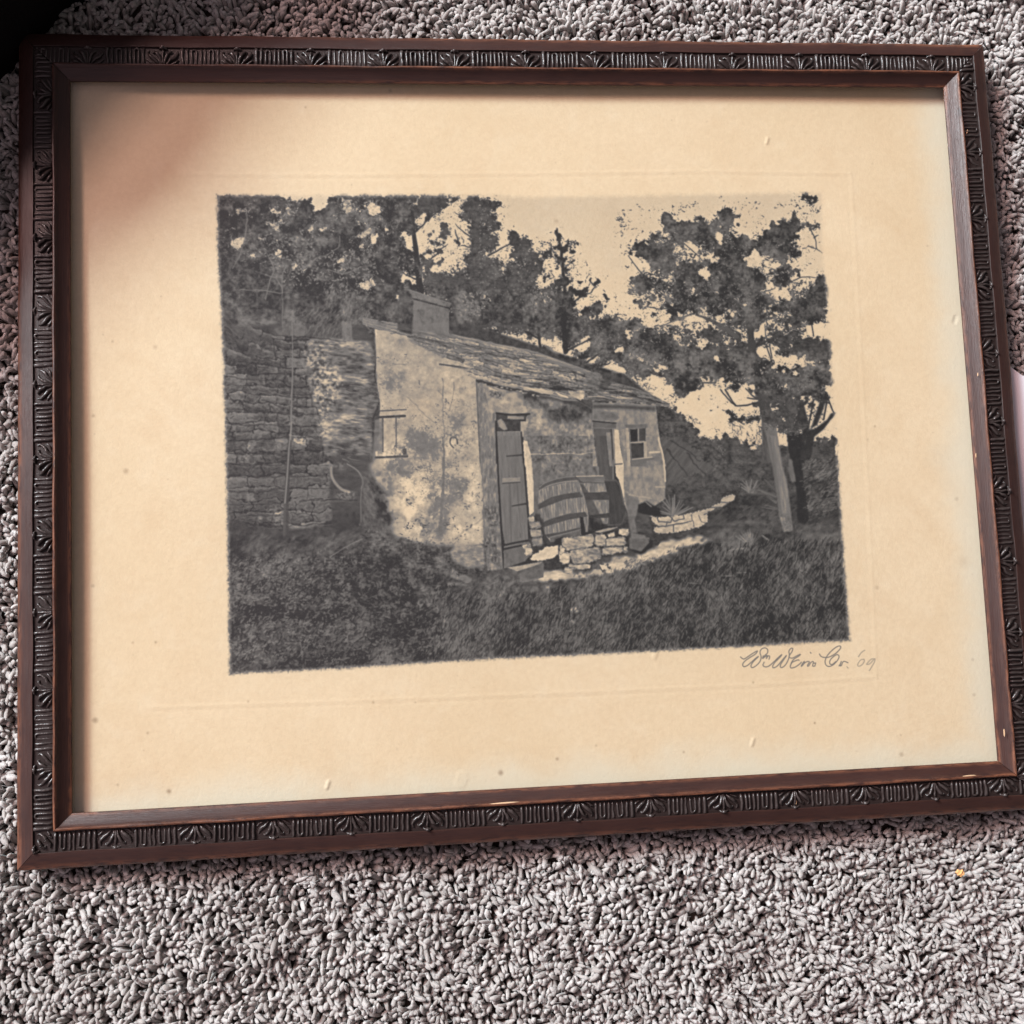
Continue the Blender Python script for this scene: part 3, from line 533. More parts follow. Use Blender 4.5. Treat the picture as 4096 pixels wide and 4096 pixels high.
    # ---- roof
    poly(q('F',0,60,540,140,960,230,1300,310,1932,440,2520,650,2560,760,2420,960,2200,940,1932,880,1700,850,1400,780,1260,735,1140,690,1560,570,1240,470,900,370,500,260,100,165,0,130), .5, .11, 1, 2, 13, 60, 6, 0, 4)
    poly(q('F',1170,700,1300,620,1700,720,2020,800,2100,840,2080,900,1932,870,1400,785,1250,735), .6, .07, 1, 2, 12, 50, 8)
    poly(q('F',1200,480,1560,570,1660,640,1420,610,1140,560), .62, .07, .9, 5, 13, 40, 10)
    poly(q('G',600,640,880,745,1200,830,1340,880,1400,910,1600,1010,1560,1040,1420,1030,1060,990,640,960,660,880,600,830), .47, .11, 1, 2, 9, 60, 6, 0, 4)
    rubble(q('F',540,180,960,260,1300,330,1932,460,1940,860,1400,770,1260,720,900,500,500,300), 120, 15, 14, .52, .22, .2, .75, 6, 5, .55)
    rubble(q('G',-40,450,600,660,1200,840,1600,1010,1420,1020,640,950,0,830), 110, 15, 10, .47, .24, .15, .8, 6, 5, .6)
    for k in range(60):
        f = prs.random(); x = prs.uniform(80, 1800); y = 60+x*.2+prs.uniform(20, 90)+x*.08*prs.random()
        line(q('F', x, y, x+prs.uniform(60, 260), y+prs.uniform(14, 55)), 4, prs.choice((.28, .32, .3, .7, .66)), .65, 2, 2, 3)
    for k in range(52):
        x = prs.uniform(-20, 600); y = prs.uniform(460, 800)+x*.12
        if y > 440+x*.33: line(q('G', x, y, x+prs.uniform(60, 200), y+prs.uniform(4, 26)), 4, prs.choice((.28, .32, .24, .68)), .65, 2, 2, 3)
    for i, yy in enumerate((800, 840, 880, 915, 945, 980)):
        line(q('G', 700+i*-6, yy+10, 1000, yy+18+i*4, 1280+i*30, yy+70+i*2), 4, .68 if i % 2 else .26, .8, 3, 2, 4); line(q('G', 700, yy+28, 1100, yy+44, 1400, yy+84), 4, .25, .7, 3, 2, 4)
    line(q('F',500,255,900,330,1300,400), 6, .24, .7, 4, 2, 4); line(q('F',0,60,540,145,960,240,1300,310,1932,440), 4, .62, .7, 4, 2, 3); line(q('F',580,220,760,240,900,280), 8, .72, .7, 3, 2, 3)
    line(q('F',1740,520,1830,540), 10, .78, .8, 4); line(q('G',580,660,640,680), 9, .72, .8, 4)
    # broken eaves
    poly(q('G',-20,820,200,850,320,880,300,905,120,890,-20,870), .66, .06, 1, 2, 8, 30, 8); poly(q('G',250,830,480,830,600,880,480,860,320,870), .14, .03, 1, 3)
    poly(q('G',330,880,470,930,470,945,380,920), .8, .04, 1, 1); poly(q('G',470,860,560,870,600,850,660,870,660,920,610,975,560,940,500,910), .7, .08, 1, 2, 40, 14, 8); poly(q('G',600,860,650,870,640,960,600,930), .8, .05, 1, 2)
    poly(q('G',0,880,140,900,400,960,600,975,740,1060,740,1120,500,1020,300,960,0,930), .15, .04, .8, 7); poly(q('G',640,960,740,990,740,1060,660,1010), .28, .04, 1, 3)
    line(q('G',280,920,420,965,560,970), 5, .6, .8, 3); leaves(q('G',640,760,720,680,820,680,860,760,820,860,720,860), .33, .07, 1, 7, .7, 7); poly(q('G',840,760,880,745,960,780,880,870,800,870), .2, .03, .9, 3)
    line(q('F',1260,745,1400,790,1540,830,1932,900), 9, .17, .9, 14, 3, 3); poly(q('F',1390,820,1500,870,1530,880,1400,850), .78, .04, 1, 1); stain(q('F',1390,860,1550,890,1540,950,1400,930), -.3, 5, 6)
    for k in range(26):
        x = 1270+k*26+prs.uniform(-8, 8); y = 752+(x-1260)*.235+prs.uniform(-6, 10)
        poly(q('F', x, y, x+prs.uniform(14, 40), y+prs.uniform(0, 10), x+prs.uniform(10, 34), y+prs.uniform(12, 26), x-4, y+prs.uniform(8, 18)), prs.choice((.14, .2, .55, .7)), .05, .8, 2)
    for k in range(24):
        x = 660+k*38+prs.uniform(-10, 10); y = 965+(x-660)*.062+prs.uniform(-10, 8)
        poly(q('G', x, y, x+prs.uniform(20, 50), y+prs.uniform(-4, 8), x+prs.uniform(14, 44), y+prs.uniform(10, 24), x-6, y+prs.uniform(8, 18)), prs.choice((.12, .2, .3, .62)), .05, .8, 2)
    # ---- far bay of the front wall
    poly(q('G',740,1010,1060,990,1440,1030,1450,1100,1470,1300,1520,1600,1560,1700,740,1700), .55, .08, 1, 2, 80, 20, 14, 0, 4)
    poly(q('K',990,-20,1470,-20,1530,260,1550,480,1540,680,1420,760,1260,760,1160,900,1080,700), .56, .08, 1, 2, 80, 20, 12, 0, 4)
    poly(q('K',1100,600,1260,700,1240,820,1210,900,1240,1050,1160,1050,1130,860), .42, .06, 1, 4)
    poly(q('G',740,1010,1440,1040,1440,1090,1060,1060,740,1060), .2, .04, .85, 8); poly(q('G',760,1080,960,1100,1040,1160,980,1200,750,1190), .4, .07, .9, 5)
    line(q('K',1470,0,1530,260,1550,480), 7, .8, .9, 7, 2, 2); line(q('K',1375,165,1480,160), 7, .8, .9); line(q('K',1440,545,1540,545), 6, .7, .8); line(q('K',1150,640,1380,670), 7, .68, .7, 4, 3, 4)
    poly(q('K',1480,170,1500,170,1520,300,1400,240,1390,180), .46, .06, .8, 4)
    # ---- far door and window
    poly(q('G',745,1190,1000,1215,1000,1280,750,1270), .36, .03, 1, 1); line(q('G',745,1200,1000,1222), 5, .1, 1); poly(q('G',750,1275,950,1285,960,1700,800,1700,770,1500), .33, .03, 1, 2, 85, 40, 8)
    poly(q('K',780,-20,910,-20,950,240,975,470,820,440,800,180), .29, .03, 1, 2, 85, 40, 8); poly(q('G',890,1320,940,1320,960,1700,930,1700), .52, .04, 1, 1, 85, 30, 6)
    poly(q('K',900,-20,950,-20,960,250,930,240), .5, .04, 1, 1); line(q('G',950,1290,975,1700), 6, .2, .9); line(q('K',955,0,965,240,985,470), 6, .25, .9); line(q('K',970,250,970,460), 4, .6, .8)
    poly(q('G',985,1290,1030,1300,1060,1700,1000,1700), .82, .03, 1, 1); poly(q('K',985,-20,1025,-20,1060,180,1085,300,1085,520,1095,720,1110,760,1070,600,1030,460,1000,420), .82, .04, 1, 1); line(q('K',990,295,1070,290), 4, .3, 1)
    poly(q('G',1100,1240,1340,1235,1345,1270,1110,1275), .4, .03, 1, 1); poly(q('G',1140,1275,1320,1270,1340,1700,1160,1700), .42, .03, 1, 1); poly(q('G',1105,1275,1140,1275,1165,1700,1130,1700), .66, .05, 1, 1)
    poly(q('G',1155,1290,1240,1285,1245,1425,1165,1430), .1, .02, 1, 1); poly(q('G',1255,1285,1325,1275,1330,1420,1255,1425), .24, .03, 1, 1); line(q('G',1165,1440,1310,1425), 7, .62, 1); line(q('G',1247,1285,1249,1425), 5, .6, 1)
    poly(q('K',1165,65,1305,60,1305,225,1175,240), .21, .03, 1, 1); poly(q('K',1305,40,1340,40,1345,220,1310,225), .66, .04, 1, 1); line(q('K',1170,268,1410,235), 9, .4, 1, 7); line(q('K',1180,240,1400,215), 5, .7, .9)
    poly(q('K',1245,740,1340,700,1400,740,1480,780,1500,860,1380,860,1240,820), .08, .02, 1, 5); line(q('K',1330,710,1390,760), 5, .5, .9)
    # ---- near door
    poly(q('F',1470,1105,1560,1120,1840,1115,1800,1160,1800,1200,1470,1200), .22, .04, 1, 2); line(q('F',1475,1110,1640,1130,1840,1120), 8, .12, 1); poly(q('F',1600,1140,1780,1145,1780,1180,1600,1175), .55, .05, 1, 1)
    poly(q('F',1475,1170,1740,1190,1740,1310,1480,1310), .2, .05, 1, 2); poly(q('F',1485,1190,1530,1170,1570,1220,1600,1290,1560,1300,1500,1260), .55, .08, 1, 2, 50, 14, 6); poly(q('F',1740,1200,1830,1200,1800,1290,1750,1290), .68, .06, .9, 2)
    poly(q('F',1478,1310,1745,1318,1765,1560,1770,1700,1485,1700), .47, .045, 1, 1, 88, 60, 7); poly(q('J',1478,-20,1750,-20,1790,400,1830,1060,1825,1130,1570,1175,1540,1000,1500,600), .43, .045, 1, 1, 86, 60, 7)
    line(q('F',1470,1200,1480,1660), 7, .14, 1); line(q('J',1478,0,1500,500,1530,1000,1560,1430), 7, .14, 1, 9); line(q('F',1750,1320,1775,1660), 6, .16, 1); line(q('J',1765,0,1790,400,1830,900,1835,1100), 7, .16, 1, 8)
    for b in ((1620,420,1640,1150),(1700,430,1740,1100)): line(q('J',*b), 4, .33, .8)
    line(q('J',1710,760,1740,1050), 4, .6, .5, 3)
    poly(q('J',1540,445,1740,435,1740,490,1540,505), .56, .03, 1, 1); line(q('J',1545,505,1735,492), 4, .2, 1); line(q('J',1590,205,1780,190), 5, .2, 1, 8); line(q('J',1650,755,1830,725), 5, .2, 1, 9)
    poly(q('F',1810,1270,1960,1290,1960,1560,1810,1560), .5, .06, .9, 2); line(q('F',1790,1565,1960,1560), 5, .76, .9); poly(q('F',1770,1430,1815,1430,1820,1700,1790,1700), .84, .03, 1, 1)
    poly(q('J',1775,30,1815,40,1870,240,1890,500,1890,820,1840,860,1820,600,1790,200), .84, .05, 1, 1, 90, 16, 8); poly(q('J',1860,190,1960,190,1960,840,1895,840,1885,500), .42, .05, .9, 3)
    line(q('J',1560,1185,1640,1165,1830,1130), 6, .14, 1); poly(q('J',1560,1200,1700,1170,1840,1150,1860,1190,1860,1290,1800,1350,1560,1450), .4, .06, 1, 2, -12, 30, 14); poly(q('J',1760,1190,1850,1170,1870,1290,1800,1300), .72, .08, 1, 2)
    line(q('J',1560,1230,1750,1190), 9, .12, .9, 8); poly(q('J',1555,1250,1790,1220,1800,1370,1570,1450), .38, .05, 1, 2, 80, 20, 10); line(q('J',1570,1450,1800,1370), 7, .14, .9)
    # stones by the step
    for g, t in (((30,870,100,860,110,930,40,930),.7),((40,930,160,920,180,990,60,1010),.55),((50,1010,180,1020,190,1090,60,1100),.62),((70,1110,190,1100,200,1190,90,1200),.56),((0,1200,80,1220,80,1290,0,1300),.8),((20,1170,70,1180,60,1210,10,1210),.6)):
        poly(q('K',*g), t, .1, 1, 2, 20, 12, 8, 3); line(q('K',*(g+g[:2])), 3, .2, .5, 2, 2, 5)
    poly(q('K',100,1290,240,1200,370,1190,360,1290,300,1330,200,1360,40,1350), .84, .05, 1, 2, -20, 14, 8, 5); poly(q('K',-60,1410,180,1370,200,1420,200,1540,40,1590,-60,1600), .44, .06, 1, 2, 0, 20, 12); poly(q('K',-180,1440,180,1365,200,1390,-80,1470), .74, .07, 1, 2, -10, 20, 6)
    poly(q('K',200,1380,380,1330,400,1440,260,1470,200,1450), .2, .05, 1, 4, 0, 10, 8, 4); poly(q('N',690,250,860,240,1000,200,1020,220,1010,330,900,360,760,320), .36, .06, 1, 3); poly(q('N',700,255,860,235,1010,205,980,230,790,290), .66, .08, .9, 2)
    # ---- barrels
    poly(q('K',560,425,870,420,1010,480,1050,560,1100,760,1120,860,1060,960,900,980,690,1020,600,980), .3, .05, 1, 2, 88, 30, 8)
    poly(q('K',570,500,890,505,920,600,930,760,910,950,860,950,800,800,720,640,640,520), .50, .13, 1, 1, 88, 30, 6)
    poly(q('K',640,520,720,640,800,800,840,940,700,990,690,800,650,660), .3, .04, .9, 3)
    poly(q('K',560,425,870,425,890,500,620,485), .42, .05, 1, 2, 2, 30, 8); poly(q('K',870,470,1020,470,1060,600,1110,800,1060,950,930,960,925,700), .2, .03, 1, 2, 84, 40, 9); line(q('K',560,428,860,422), 4, .75, .9); line(q('K',880,475,1000,470,1040,520,1090,740), 6, .33, .8)
    poly(q('K',640,605,925,600,930,685,660,690), .24, .03, 1, 2); poly(q('K',690,860,930,830,1000,850,990,880,910,885,800,890), .22, .03, 1, 2); stain(q('K',690,860,930,960,900,1000,700,1010), -.2, 8, 40)
    B = q('K',155,540,240,480,420,430,560,430,600,500,650,640,690,800,700,900,690,1050,600,1080,450,1110,280,1150,215,1060,175,900,140,700)
    poly(B, .52, .13, 1, 1, 84, 34, 7, 0, 4)
    poly(q('K',155,540,240,480,420,430,560,430,580,470,420,500,260,540,150,590), .3, .04, 1, 2); line(curve(q('K',150,590,260,530,420,490,570,475)), 4, .66, .9); line(curve(q('K',160,545,240,490,420,440,545,430)), 4, .55, .8)
    for h in ((140,740,280,660,440,620,600,600,640,655,440,680,280,740,150,790),(180,940,300,890,480,840,660,820,690,870,480,905,320,950,200,990),(220,1070,400,1040,600,990,610,1030,420,1080,260,1110)):
        poly(q('K',*h), .27, .03, 1, 2)
    poly(q('K',270,1100,440,1060,600,1020,610,1080,450,1115,290,1155), .36, .05, 1, 1); line(q('K',270,1100,440,1060,600,1018), 3, .62, .9)
    for x in range(180, 690, 28): line(q('K', x, 520+abs(x-430)*.15, x+22, 900, x+36, 1060), 2.4, .3, .5, 2, 1.5, 1)
    stain(q('K',120,520,260,480,300,1100,180,1080,120,800), -.26, 26, 400); stain(q('K',590,480,700,700,700,1050,610,1060,560,800), -.26, 18, 400); stain(q('K',330,500,500,480,540,1040,360,1080), .12, 26, 400); poly(q('K',600,870,640,880,670,1060,620,1085), .1, .02, 1, 2)
    poly(q('K',120,860,200,900,220,1090,280,1150,320,1160,250,1200,200,1100,180,960,120,880), .2, .04, .8, 3)
    line(q('K',640,1060,800,1030,960,985,1050,990), 9, .14, 1, 5); poly(q('K',760,1040,900,1000,1030,985,950,1020,830,1050), .62, .05, 1, 2); poly(q('K',330,1120,420,1090,420,1160,330,1170), .12, .03, 1, 3)
    # ---- stone block base under the barrels
    for g, t in (((400,1110,560,1090,750,1060,760,1120,740,1200,650,1230,450,1250,410,1180),.68),((770,1070,880,1060,900,1110,890,1200,770,1190),.64),((890,1120,990,1100,1100,1095,1110,1190,900,1200),.66),((900,1070,990,1040,1000,1090,930,1100),.8),
                 ((1030,1005,1140,1000,1150,1060,1100,1090,1030,1060),.78),((500,1250,620,1230,750,1210,830,1200,845,1330,700,1380,540,1400,500,1320),.68),((850,1215,1080,1200,1090,1260,930,1290,850,1295),.68),((1080,1200,1130,1200,1130,1260,1090,1280),.62),
                 ((370,1230,440,1260,500,1270,490,1380,430,1400,380,1370),.84),((370,1190,410,1200,450,1250,390,1300),.8),((480,1380,560,1400,700,1390,740,1440,600,1460,480,1430),.74),((440,1430,540,1440,520,1500,420,1480),.72)):
        poly(q('K',*g), t-.02, .17, 1, 2, 10, 14, 8, 5, 4); line(q('K',*(g+g[:2])), 3, .24, .5, 2, 2, 5)
    stain(q('K',690,1230,850,1200,845,1330,740,1360), -.14, 5, 40); stain(q('K',420,1130,560,1110,560,1230,430,1230), -.08, 8, 10)
    # ---- chimney
    poly(q('B',540,1250,950,1330,950,1700,540,1640), .43, .04, 1, 1, 70, 26, 14); poly(q('B',460,1150,520,1150,975,1310,960,1360,540,1250,420,1230), .4, .04, 1, 1, 16, 40, 8)
    poly(q('B',400,1170,500,1160,560,1250,545,1640,380,1600), .24, .03, 1, 3); line(q('B',540,1250,960,1362), 7, .15, .9, 6); line(q('B',500,1155,975,1310), 3, .52, .8); poly(q('F',950,180,1010,240,960,250), .3, .04, .9, 3)
    leaves(q('F',-20,-200,420,-160,420,120,0,60), .2, .05, 1, 8, .7, 12); poly(q('B',400,1170,500,1160,545,1250,545,1660,400,1620), .22, .03, .8, 4)
    # top edge of the left bank over the wall
    dabs(q('A',1380,1180,1900,1180,1900,1546,1300,1546), 200, .42, .1, 8, 22, 1.8, -60, 30, .6)
    poly(q('E',1450,100,1560,90,1570,320,1460,310), .46, .07, .9, 4, 80, 12, 8); poly(q('E',1690,60,1940,110,1940,190,1740,130), .46, .1, .9, 2, 12, 40, 6); stain(q('E',1700,130,1820,170,1870,290,1780,260), .2, 5, 8)
    # ---- undergrowth and grass in front
    f0 = q('M',70,300,400,160,1240,60,1560,240,1932,200,1932,760,70,820)
    stain(q('M',80,600,500,580,860,640,1100,600,1130,700,700,740,100,760), -.12, 16, 60); stain(q('M',1120,180,1400,180,1560,300,1932,260,1932,520,1300,640,1140,420), -.1, 16, 30)
    dabs(q('M',70,120,1240,40,1600,200,1932,300,1932,1040,70,1180), 1700, .33, .1, 5, 17, 2.4, -50, 70, .6)
    dabs(q('M',70,120,1240,40,1600,200,1932,300,1932,1040,70,1180), 1500, .1, .04, 6, 18, 3, -50, 80, .6)
    dabs(q('M',160,200,1100,200,1100,600,160,600), 150, .56, .1, 4, 10, 2.2, -30, 60, .8)
    dabs(q('M',1100,300,1932,330,1932,620,1100,640), 260, .3, .06, 8, 14, 4, -20, 80, .55)
    dabs(q('M',540,740,1932,620,1932,1080,540,1120), 420, .42, .1, 5, 16, 2, -60, 50, .7)
    n0 = q('N',0,200,500,300,900,390,1340,350,1932,180,2200,60,3600,0,3600,920,1932,960,0,1060)
    dabs(n0, 3200, .32, .08, 6, 20, 2.2, -62, 40, .55); dabs(n0, 2800, .12, .04, 6, 18, 2.6, -60, 60, .55)
    dabs(q('N',0,560,1932,300,1932,1000,0,1060), 330, .45, .1, 6, 22, 2, -65, 30, .6)
    dabs(q('O',0,300,1500,200,1600,800,0,860), 700, .13, .03, 10, 26, 3, 62, 20, .5); dabs(q('O',0,300,1300,200,1500,800,0,860), 600, .36, .06, 10, 26, 2.2, 62, 20, .5)
    stain(q('N',490,300,700,290,900,440,760,600,480,520), .1, 14, 9, -60, 2)
    for a, x0, y0, x1, y1, t in (('N',-20,370,360,400,0),('N',200,260,500,380,0)):
        pass
    poly(q('N',200,250,300,300,420,360,360,390,220,340), .5, .08, .9, 4, 20, 20, 8); poly(q('N',0,110,200,200,200,370,0,360), .16, .07, .8, 8, 0, 14, 10, 6); stain(q('N',0,370,370,390,340,410,0,410), .3, 4, 6, 0, 3)
    stain(q('N',240,60,520,80,520,240,260,260), .1, 8, 7)
    # dark arches of stems at the foot of the wall, pale twigs
    for b in ((1230,105,1330,110,1440,170,1490,210),(1540,150,1600,120,1680,130),(1760,310,1880,300),(1880,150,1932,200)): line(curve(q('M',*b)), 9, .08, .9, 6, 3, 3)
    for b in ((940,170,1060,90,1220,10),(690,860,750,740),(700,1000,690,860),(710,980,700,1060),(840,820,870,710,905,650),(1020,500,1100,570,1135,640),(1370,190,1430,130),(1260,370,1320,330),(975,720,975,980),(1070,720,1130,740,1210,790),(1150,960,1300,930),
              (1280,1030,1300,970),(660,1030,720,980),(520,620,530,570),(1910,780,1925,680)): line(q('M',*b), 3.5, .5, .8, 2.5, 2, 2)
    for b in ((620,740,625,610),(1165,520,1165,400),(1060,640,1130,600,1200,600),(1140,555,1220,530),(1040,710,1100,660),(1330,800,1420,660,1460,600),(1070,875,1190,870),(1500,490,1580,475),(1405,980,1405,880),(150,770,180,640),(715,770,705,700),(815,780,812,720),(1200,800,1310,810)): line(q('N',*b), 3.5, .5, .8, 2.5, 2, 2)
    poly(q('N',1245,600,1310,600,1310,640,1250,640), .78, .05, 1, 3, 0, 8, 8, 3); stain(q('N',1230,700,1290,700,1280,740,1230,740), .3, 3, 8); poly(q('N',1035,415,1065,415,1065,440,1035,440), .6, .05, .9, 3)
    poly(q('O',630,300,720,295,700,325,640,320), .08, .02, 1, 2); line(q('O',630,296,730,297), 3, .55, .9); line(q('O',750,272,830,268), 4, .5, .7); line(q('O',1240,255,1285,268), 6, .55, .7); line(q('O',380,350,470,358), 3, .55, .8)
    stain(q('O',1060,400,1400,460,1560,600,1150,620), -.06, 16, 60); stain(q('O',900,600,1240,600,1300,760,900,780), -.1, 12, 20)
    for g, a1, a2 in ((q('A',170,160,1932,160,1932,1540,170,1540), .3, .16), (q('B',0,160,540,160,640,1100,1932,1200,1932,1540,0,1540), .26, .16), (q('D',-560,300,0,300,1400,300,1700,1100,1700,1560,-560,1560), .3, .16), (q('H',0,420,1760,420,1760,960,0,860), .3, .16), (q('G',0,-300,560,-300,1932,300,1932,900,600,600,0,300), .26, .16)):
        w = bb(g, 8); K_ = T[w].copy(); mottle(g, a1, 46, a2, 9); k_ = sstep(.5, .36, K_); T[w] = (T[w]+.02)*k_+K_*(1-k_)
    gr = [(PX0, 2170)]+q('I',280,1040,700,1090,1240,1060,1640,1060)+q('J',330,1100,860,1230,1000,1450,1500,1520)+q('N',900,400,1340,370,1932,200,2200,80)+[(3000, 2130), (3420, 2130), (3420, 2700), (PX0, 2730)]
    w = bb(gr, 8); mottle(gr, .14, 70, .10, 14, 16, -50, 1.6); stain(q('N',480,280,760,270,900,430,800,640,520,620), .12, 30, 16); stain(q('L',60,1080,900,1000,1700,1000,1720,1350,500,1420,0,1400), .07, 40, 60); stain(q('O',900,560,1300,520,1620,700,1620,820,800,820), -.08, 40, 60)
    leaves(q('M',1050,260,1240,110,1420,150,1600,230,1740,130,1900,160,1960,420,1900,560,1500,640,1240,600,1100,480), .09, .07, .9, 14, 1., 13, fr=.4)
    leaves(q('M',80,560,500,590,760,640,1000,640,980,740,700,720,120,740), .08, .05, .85, 16, 1., 14, fr=.3)
    dabs(q('M',1100,260,1932,200,1932,620,1100,600), 300, .27, .08, 5, 12, 3.4, -30, 80, .6)
    dabs(q('M',90,180,1150,160,1100,620,90,600), 420, .42, .14, 4, 12, 2.4, -40, 60, .75)
    dabs(q('M',500,660,1932,600,1932,1080,500,1120), 520, .38, .12, 4, 12, 3., -50, 60, .7)
    dabs(q('M',500,660,1932,600,1932,1080,500,1120), 420, .06, .04, 5, 14, 3.4, -50, 60, .7)
    dabs(q('N',0,420,800,480,1340,380,1932,220,1932,950,0,1040), 700, .37, .1, 6, 18, 2.4, -64, 30, .7)
    dabs(q('N',0,420,800,480,1340,380,1932,220,1932,950,0,1040), 600, .08, .04, 5, 16, 3., -64, 40, .7)
    dabs(q('O',0,180,1500,120,1620,780,0,850), 900, .34, .08, 10, 26, 2.2, 64, 20, .6); dabs(q('O',0,180,1500,120,1620,780,0,850), 700, .1, .04, 8, 24, 3, 64, 24, .6)
    for _ in range(3):
        dabs(q('N',0,440,800,500,1340,400,1932,240,2300,60,3600,0,3640,880,1932,950,0,1040), 900, .46, .14, 12, 30, 2.0, -66, 20, .7)
        dabs(q('N',0,440,800,500,1340,400,1932,240,2300,60,3600,0,3640,880,1932,950,0,1040), 900, .03, .02, 10, 28, 2.8, -66, 24, .75)
    dabs(q('M',80,160,1150,160,1900,620,1932,1080,80,1140), 620, .44, .14, 8, 15, 4.0, -30, 70, .6); dabs(q('M',80,160,1150,160,1900,620,1932,1080,80,1140), 760, .03, .02, 9, 20, 4.6, -30, 70, .7)
    dabs(q('M',80,160,1150,160,1150,1100,80,1120), 240, .58, .14, 3, 9, 2.2, -30, 80, .85)
    for k in range(150):
        x = prs.uniform(1080, 1900); y = prs.uniform(200, 600); n_ = prs.randint(3, 6); tn = prs.uniform(.2, .42); x0, y0 = q('M', x, y)[0]
        for j in range(n_): dab1(x0+prs.gauss(0, 6), y0+prs.gauss(0, 5), prs.uniform(6, 12), prs.uniform(2.4, 4), prs.uniform(0, 180), tn+prs.uniform(-.05, .1), .75)
    for k in range(170):
        x = prs.uniform(100, 1100); y = prs.uniform(180, 1050); tn = prs.uniform(.25, .5); x0, y0 = q('M', x, y)[0]
        for j in range(prs.randint(3, 7)): dab1(x0+prs.gauss(0, 8), y0+prs.gauss(0, 6), prs.uniform(5, 12), prs.uniform(1.8, 3.2), prs.uniform(-80, 10), tn+prs.uniform(-.05, .12), .75)
    for b in ((905,1180,905,1000,960,880),(905,1560,905,1180),(900,1130,830,1030,720,990),(905,1190,700,1165,440,1150),(520,330,500,520,480,640,420,800,350,920),(720,1260,760,1080,810,930,740,760),(1140,920,1290,800,1400,770,1530,670,1540,560),(1400,930,1590,970,1740,920)):
        line(curve(q('A',*b)), 3.4, .46, .8, 2.4, 2, 3)
    line(q('E',905,60,910,480,905,700,895,1000,890,1400), 3.4, .5, .8, 4, 2, 2); line(q('I',790,-170,760,100,740,420,715,720), 4.5, .55, .85, 6, 2)
    stain(q('J',320,0,1290,0,1330,1100,430,1080), .05, 30, 80)
    # shade on the side wall, the sunlit lower part
    mottle(q('F',180,200,900,400,1250,760,1300,1640,180,1640), .08, 60, .10, 10, 12); mottle(q('J',180,0,1300,0,1340,1180,330,1040), .06, 70, .10, 10, 12)
    w = bb(q('J',360,420,1340,1100), 30)
    stain(q('J',380,440,760,400,880,520,740,640,730,860,660,1060,400,1040,360,700), .2, 20, 40); stain(q('J',1120,330,1300,330,1340,1100,960,1140,960,900,1130,700), .14, 20, 40)
    mottle(q('K',20,-20,770,-20,800,420,100,420), .12, 40, .14, 9); mottle(q('G',0,900,740,1060,800,1650,0,1650), .16, 46, .14, 10)
    mottle(q('F',0,70,1300,310,1932,450,1932,860,1250,730,900,370,300,200), .16, 30, .2, 6, 6, 13, 6); mottle(q('G',0,460,600,660,1400,900,1590,1010,640,960,0,840), .16, 30, .24, 6, 6, 10, 6)
    for g, d in (((220,620,470,640,440,800,260,900,240,760),.34),((480,1290,800,1290,860,1480,700,1560,500,1500),.4),((960,1120,1160,1120,1130,1260,1000,1300),.36),((1060,980,1200,980,1160,1080,1040,1070),.2),((1070,1350,1170,1370,1150,1470,1060,1440),.34),((560,1540,880,1500,900,1660,600,1660),.3)):
        w = bb(q('F',*g), 40); K_ = T[w].copy(); leaves(q('F',*g), .40, .04, .62, 22, 1.3, 9, fr=.3); T[w] = K_*(1-d*1.5)+T[w]*d*1.5
    for g, d in (((260,250,500,240,640,360,480,460,240,400),.4),((500,20,860,20,880,160,680,200,540,120),.3),((640,380,900,420,880,600,740,560),.34),((900,440,1170,450,1160,560,1060,640,940,580),.5),((740,600,900,620,860,900,760,1060,700,1060,760,820),.45),((880,600,1000,600,960,820,900,1000,870,1150,800,1140,860,860),.5),((900,240,1000,260,970,350,900,340),.4),((960,640,1130,650,1110,750,980,740),.3)):
        w = bb(q('J',*g), 40); K_ = T[w].copy(); leaves(q('J',*g), .40, .04, .66, 22, 1.3, 9, fr=.3); T[w] = K_*(1-d*1.4)+T[w]*d*1.4
    # sky glints between the pines, foot of the side wall lost in weeds
    dabs(q('B',1280,200,1480,200,1480,1000,1900,900,1932,1500,1280,1100), 260, .7, .2, 2, 7, 2., 0, 90, .7)
    dabs(q('B',0,120,540,120,560,900,0,900), 150, .6, .2, 2, 8, 2.1, 0, 90, .7)
    dabs(q('D',0,600,1300,600,1300,1400,300,1560,0,1500), 380, .68, .22, 2, 8, 2., 0, 90, .65)
    dabs(q('H',0,500,1650,500,1650,1000,300,760), 260, .66, .22, 2, 8, 2., 0, 90, .65)
    dabs(q('G',560,60,1932,400,1932,700,600,480), 200, .68, .2, 2, 7, 2., 0, 90, .7)
    leaves(q('J',0,1020,180,1040,330,1090,500,1150,620,1190,860,1200,960,1250,1000,1420,1380,1450,1400,1500,0,1500), .2, .13, .8, 12, 1.2, 10)
    dabs(q('J',0,1040,900,1180,1000,1420,1500,1470,1500,1656,0,1656), 300, .34, .12, 6, 18, 2.4, -60, 60, .6)
    poly(q('J',1040,1180,1340,1190,1350,1420,1180,1440,1000,1380,960,1260), .6, .14, .85, 8, 10, 16, 9, 6, 4)
    mottle(gr, .17, 120, .08, 40, 16); stain(q('M',80,560,560,590,760,640,1000,640,980,730,700,720,120,740), -.1, 14, 50); stain(q('M',1080,260,1240,130,1600,230,1900,190,1960,420,1880,560,1500,640,1240,600), -.08, 20, 40)
    stain(q('L',300,1020,1000,960,1700,1040,1720,1200,900,1260,200,1240), .08, 24, 60)
    leaves(q('H',1160,1180,1280,1150,1430,1230,1400,1360,1300,1370,1210,1350), .17, .07, .75, 12, 1.2, 10); leaves(q('H',920,1080,1120,1090,1140,1260,1000,1270,940,1180), .2, .07, .62, 12, 1.2, 10)
    T = T+.38*(T-blur(T, 6))+.12*(T-blur(T, 30))
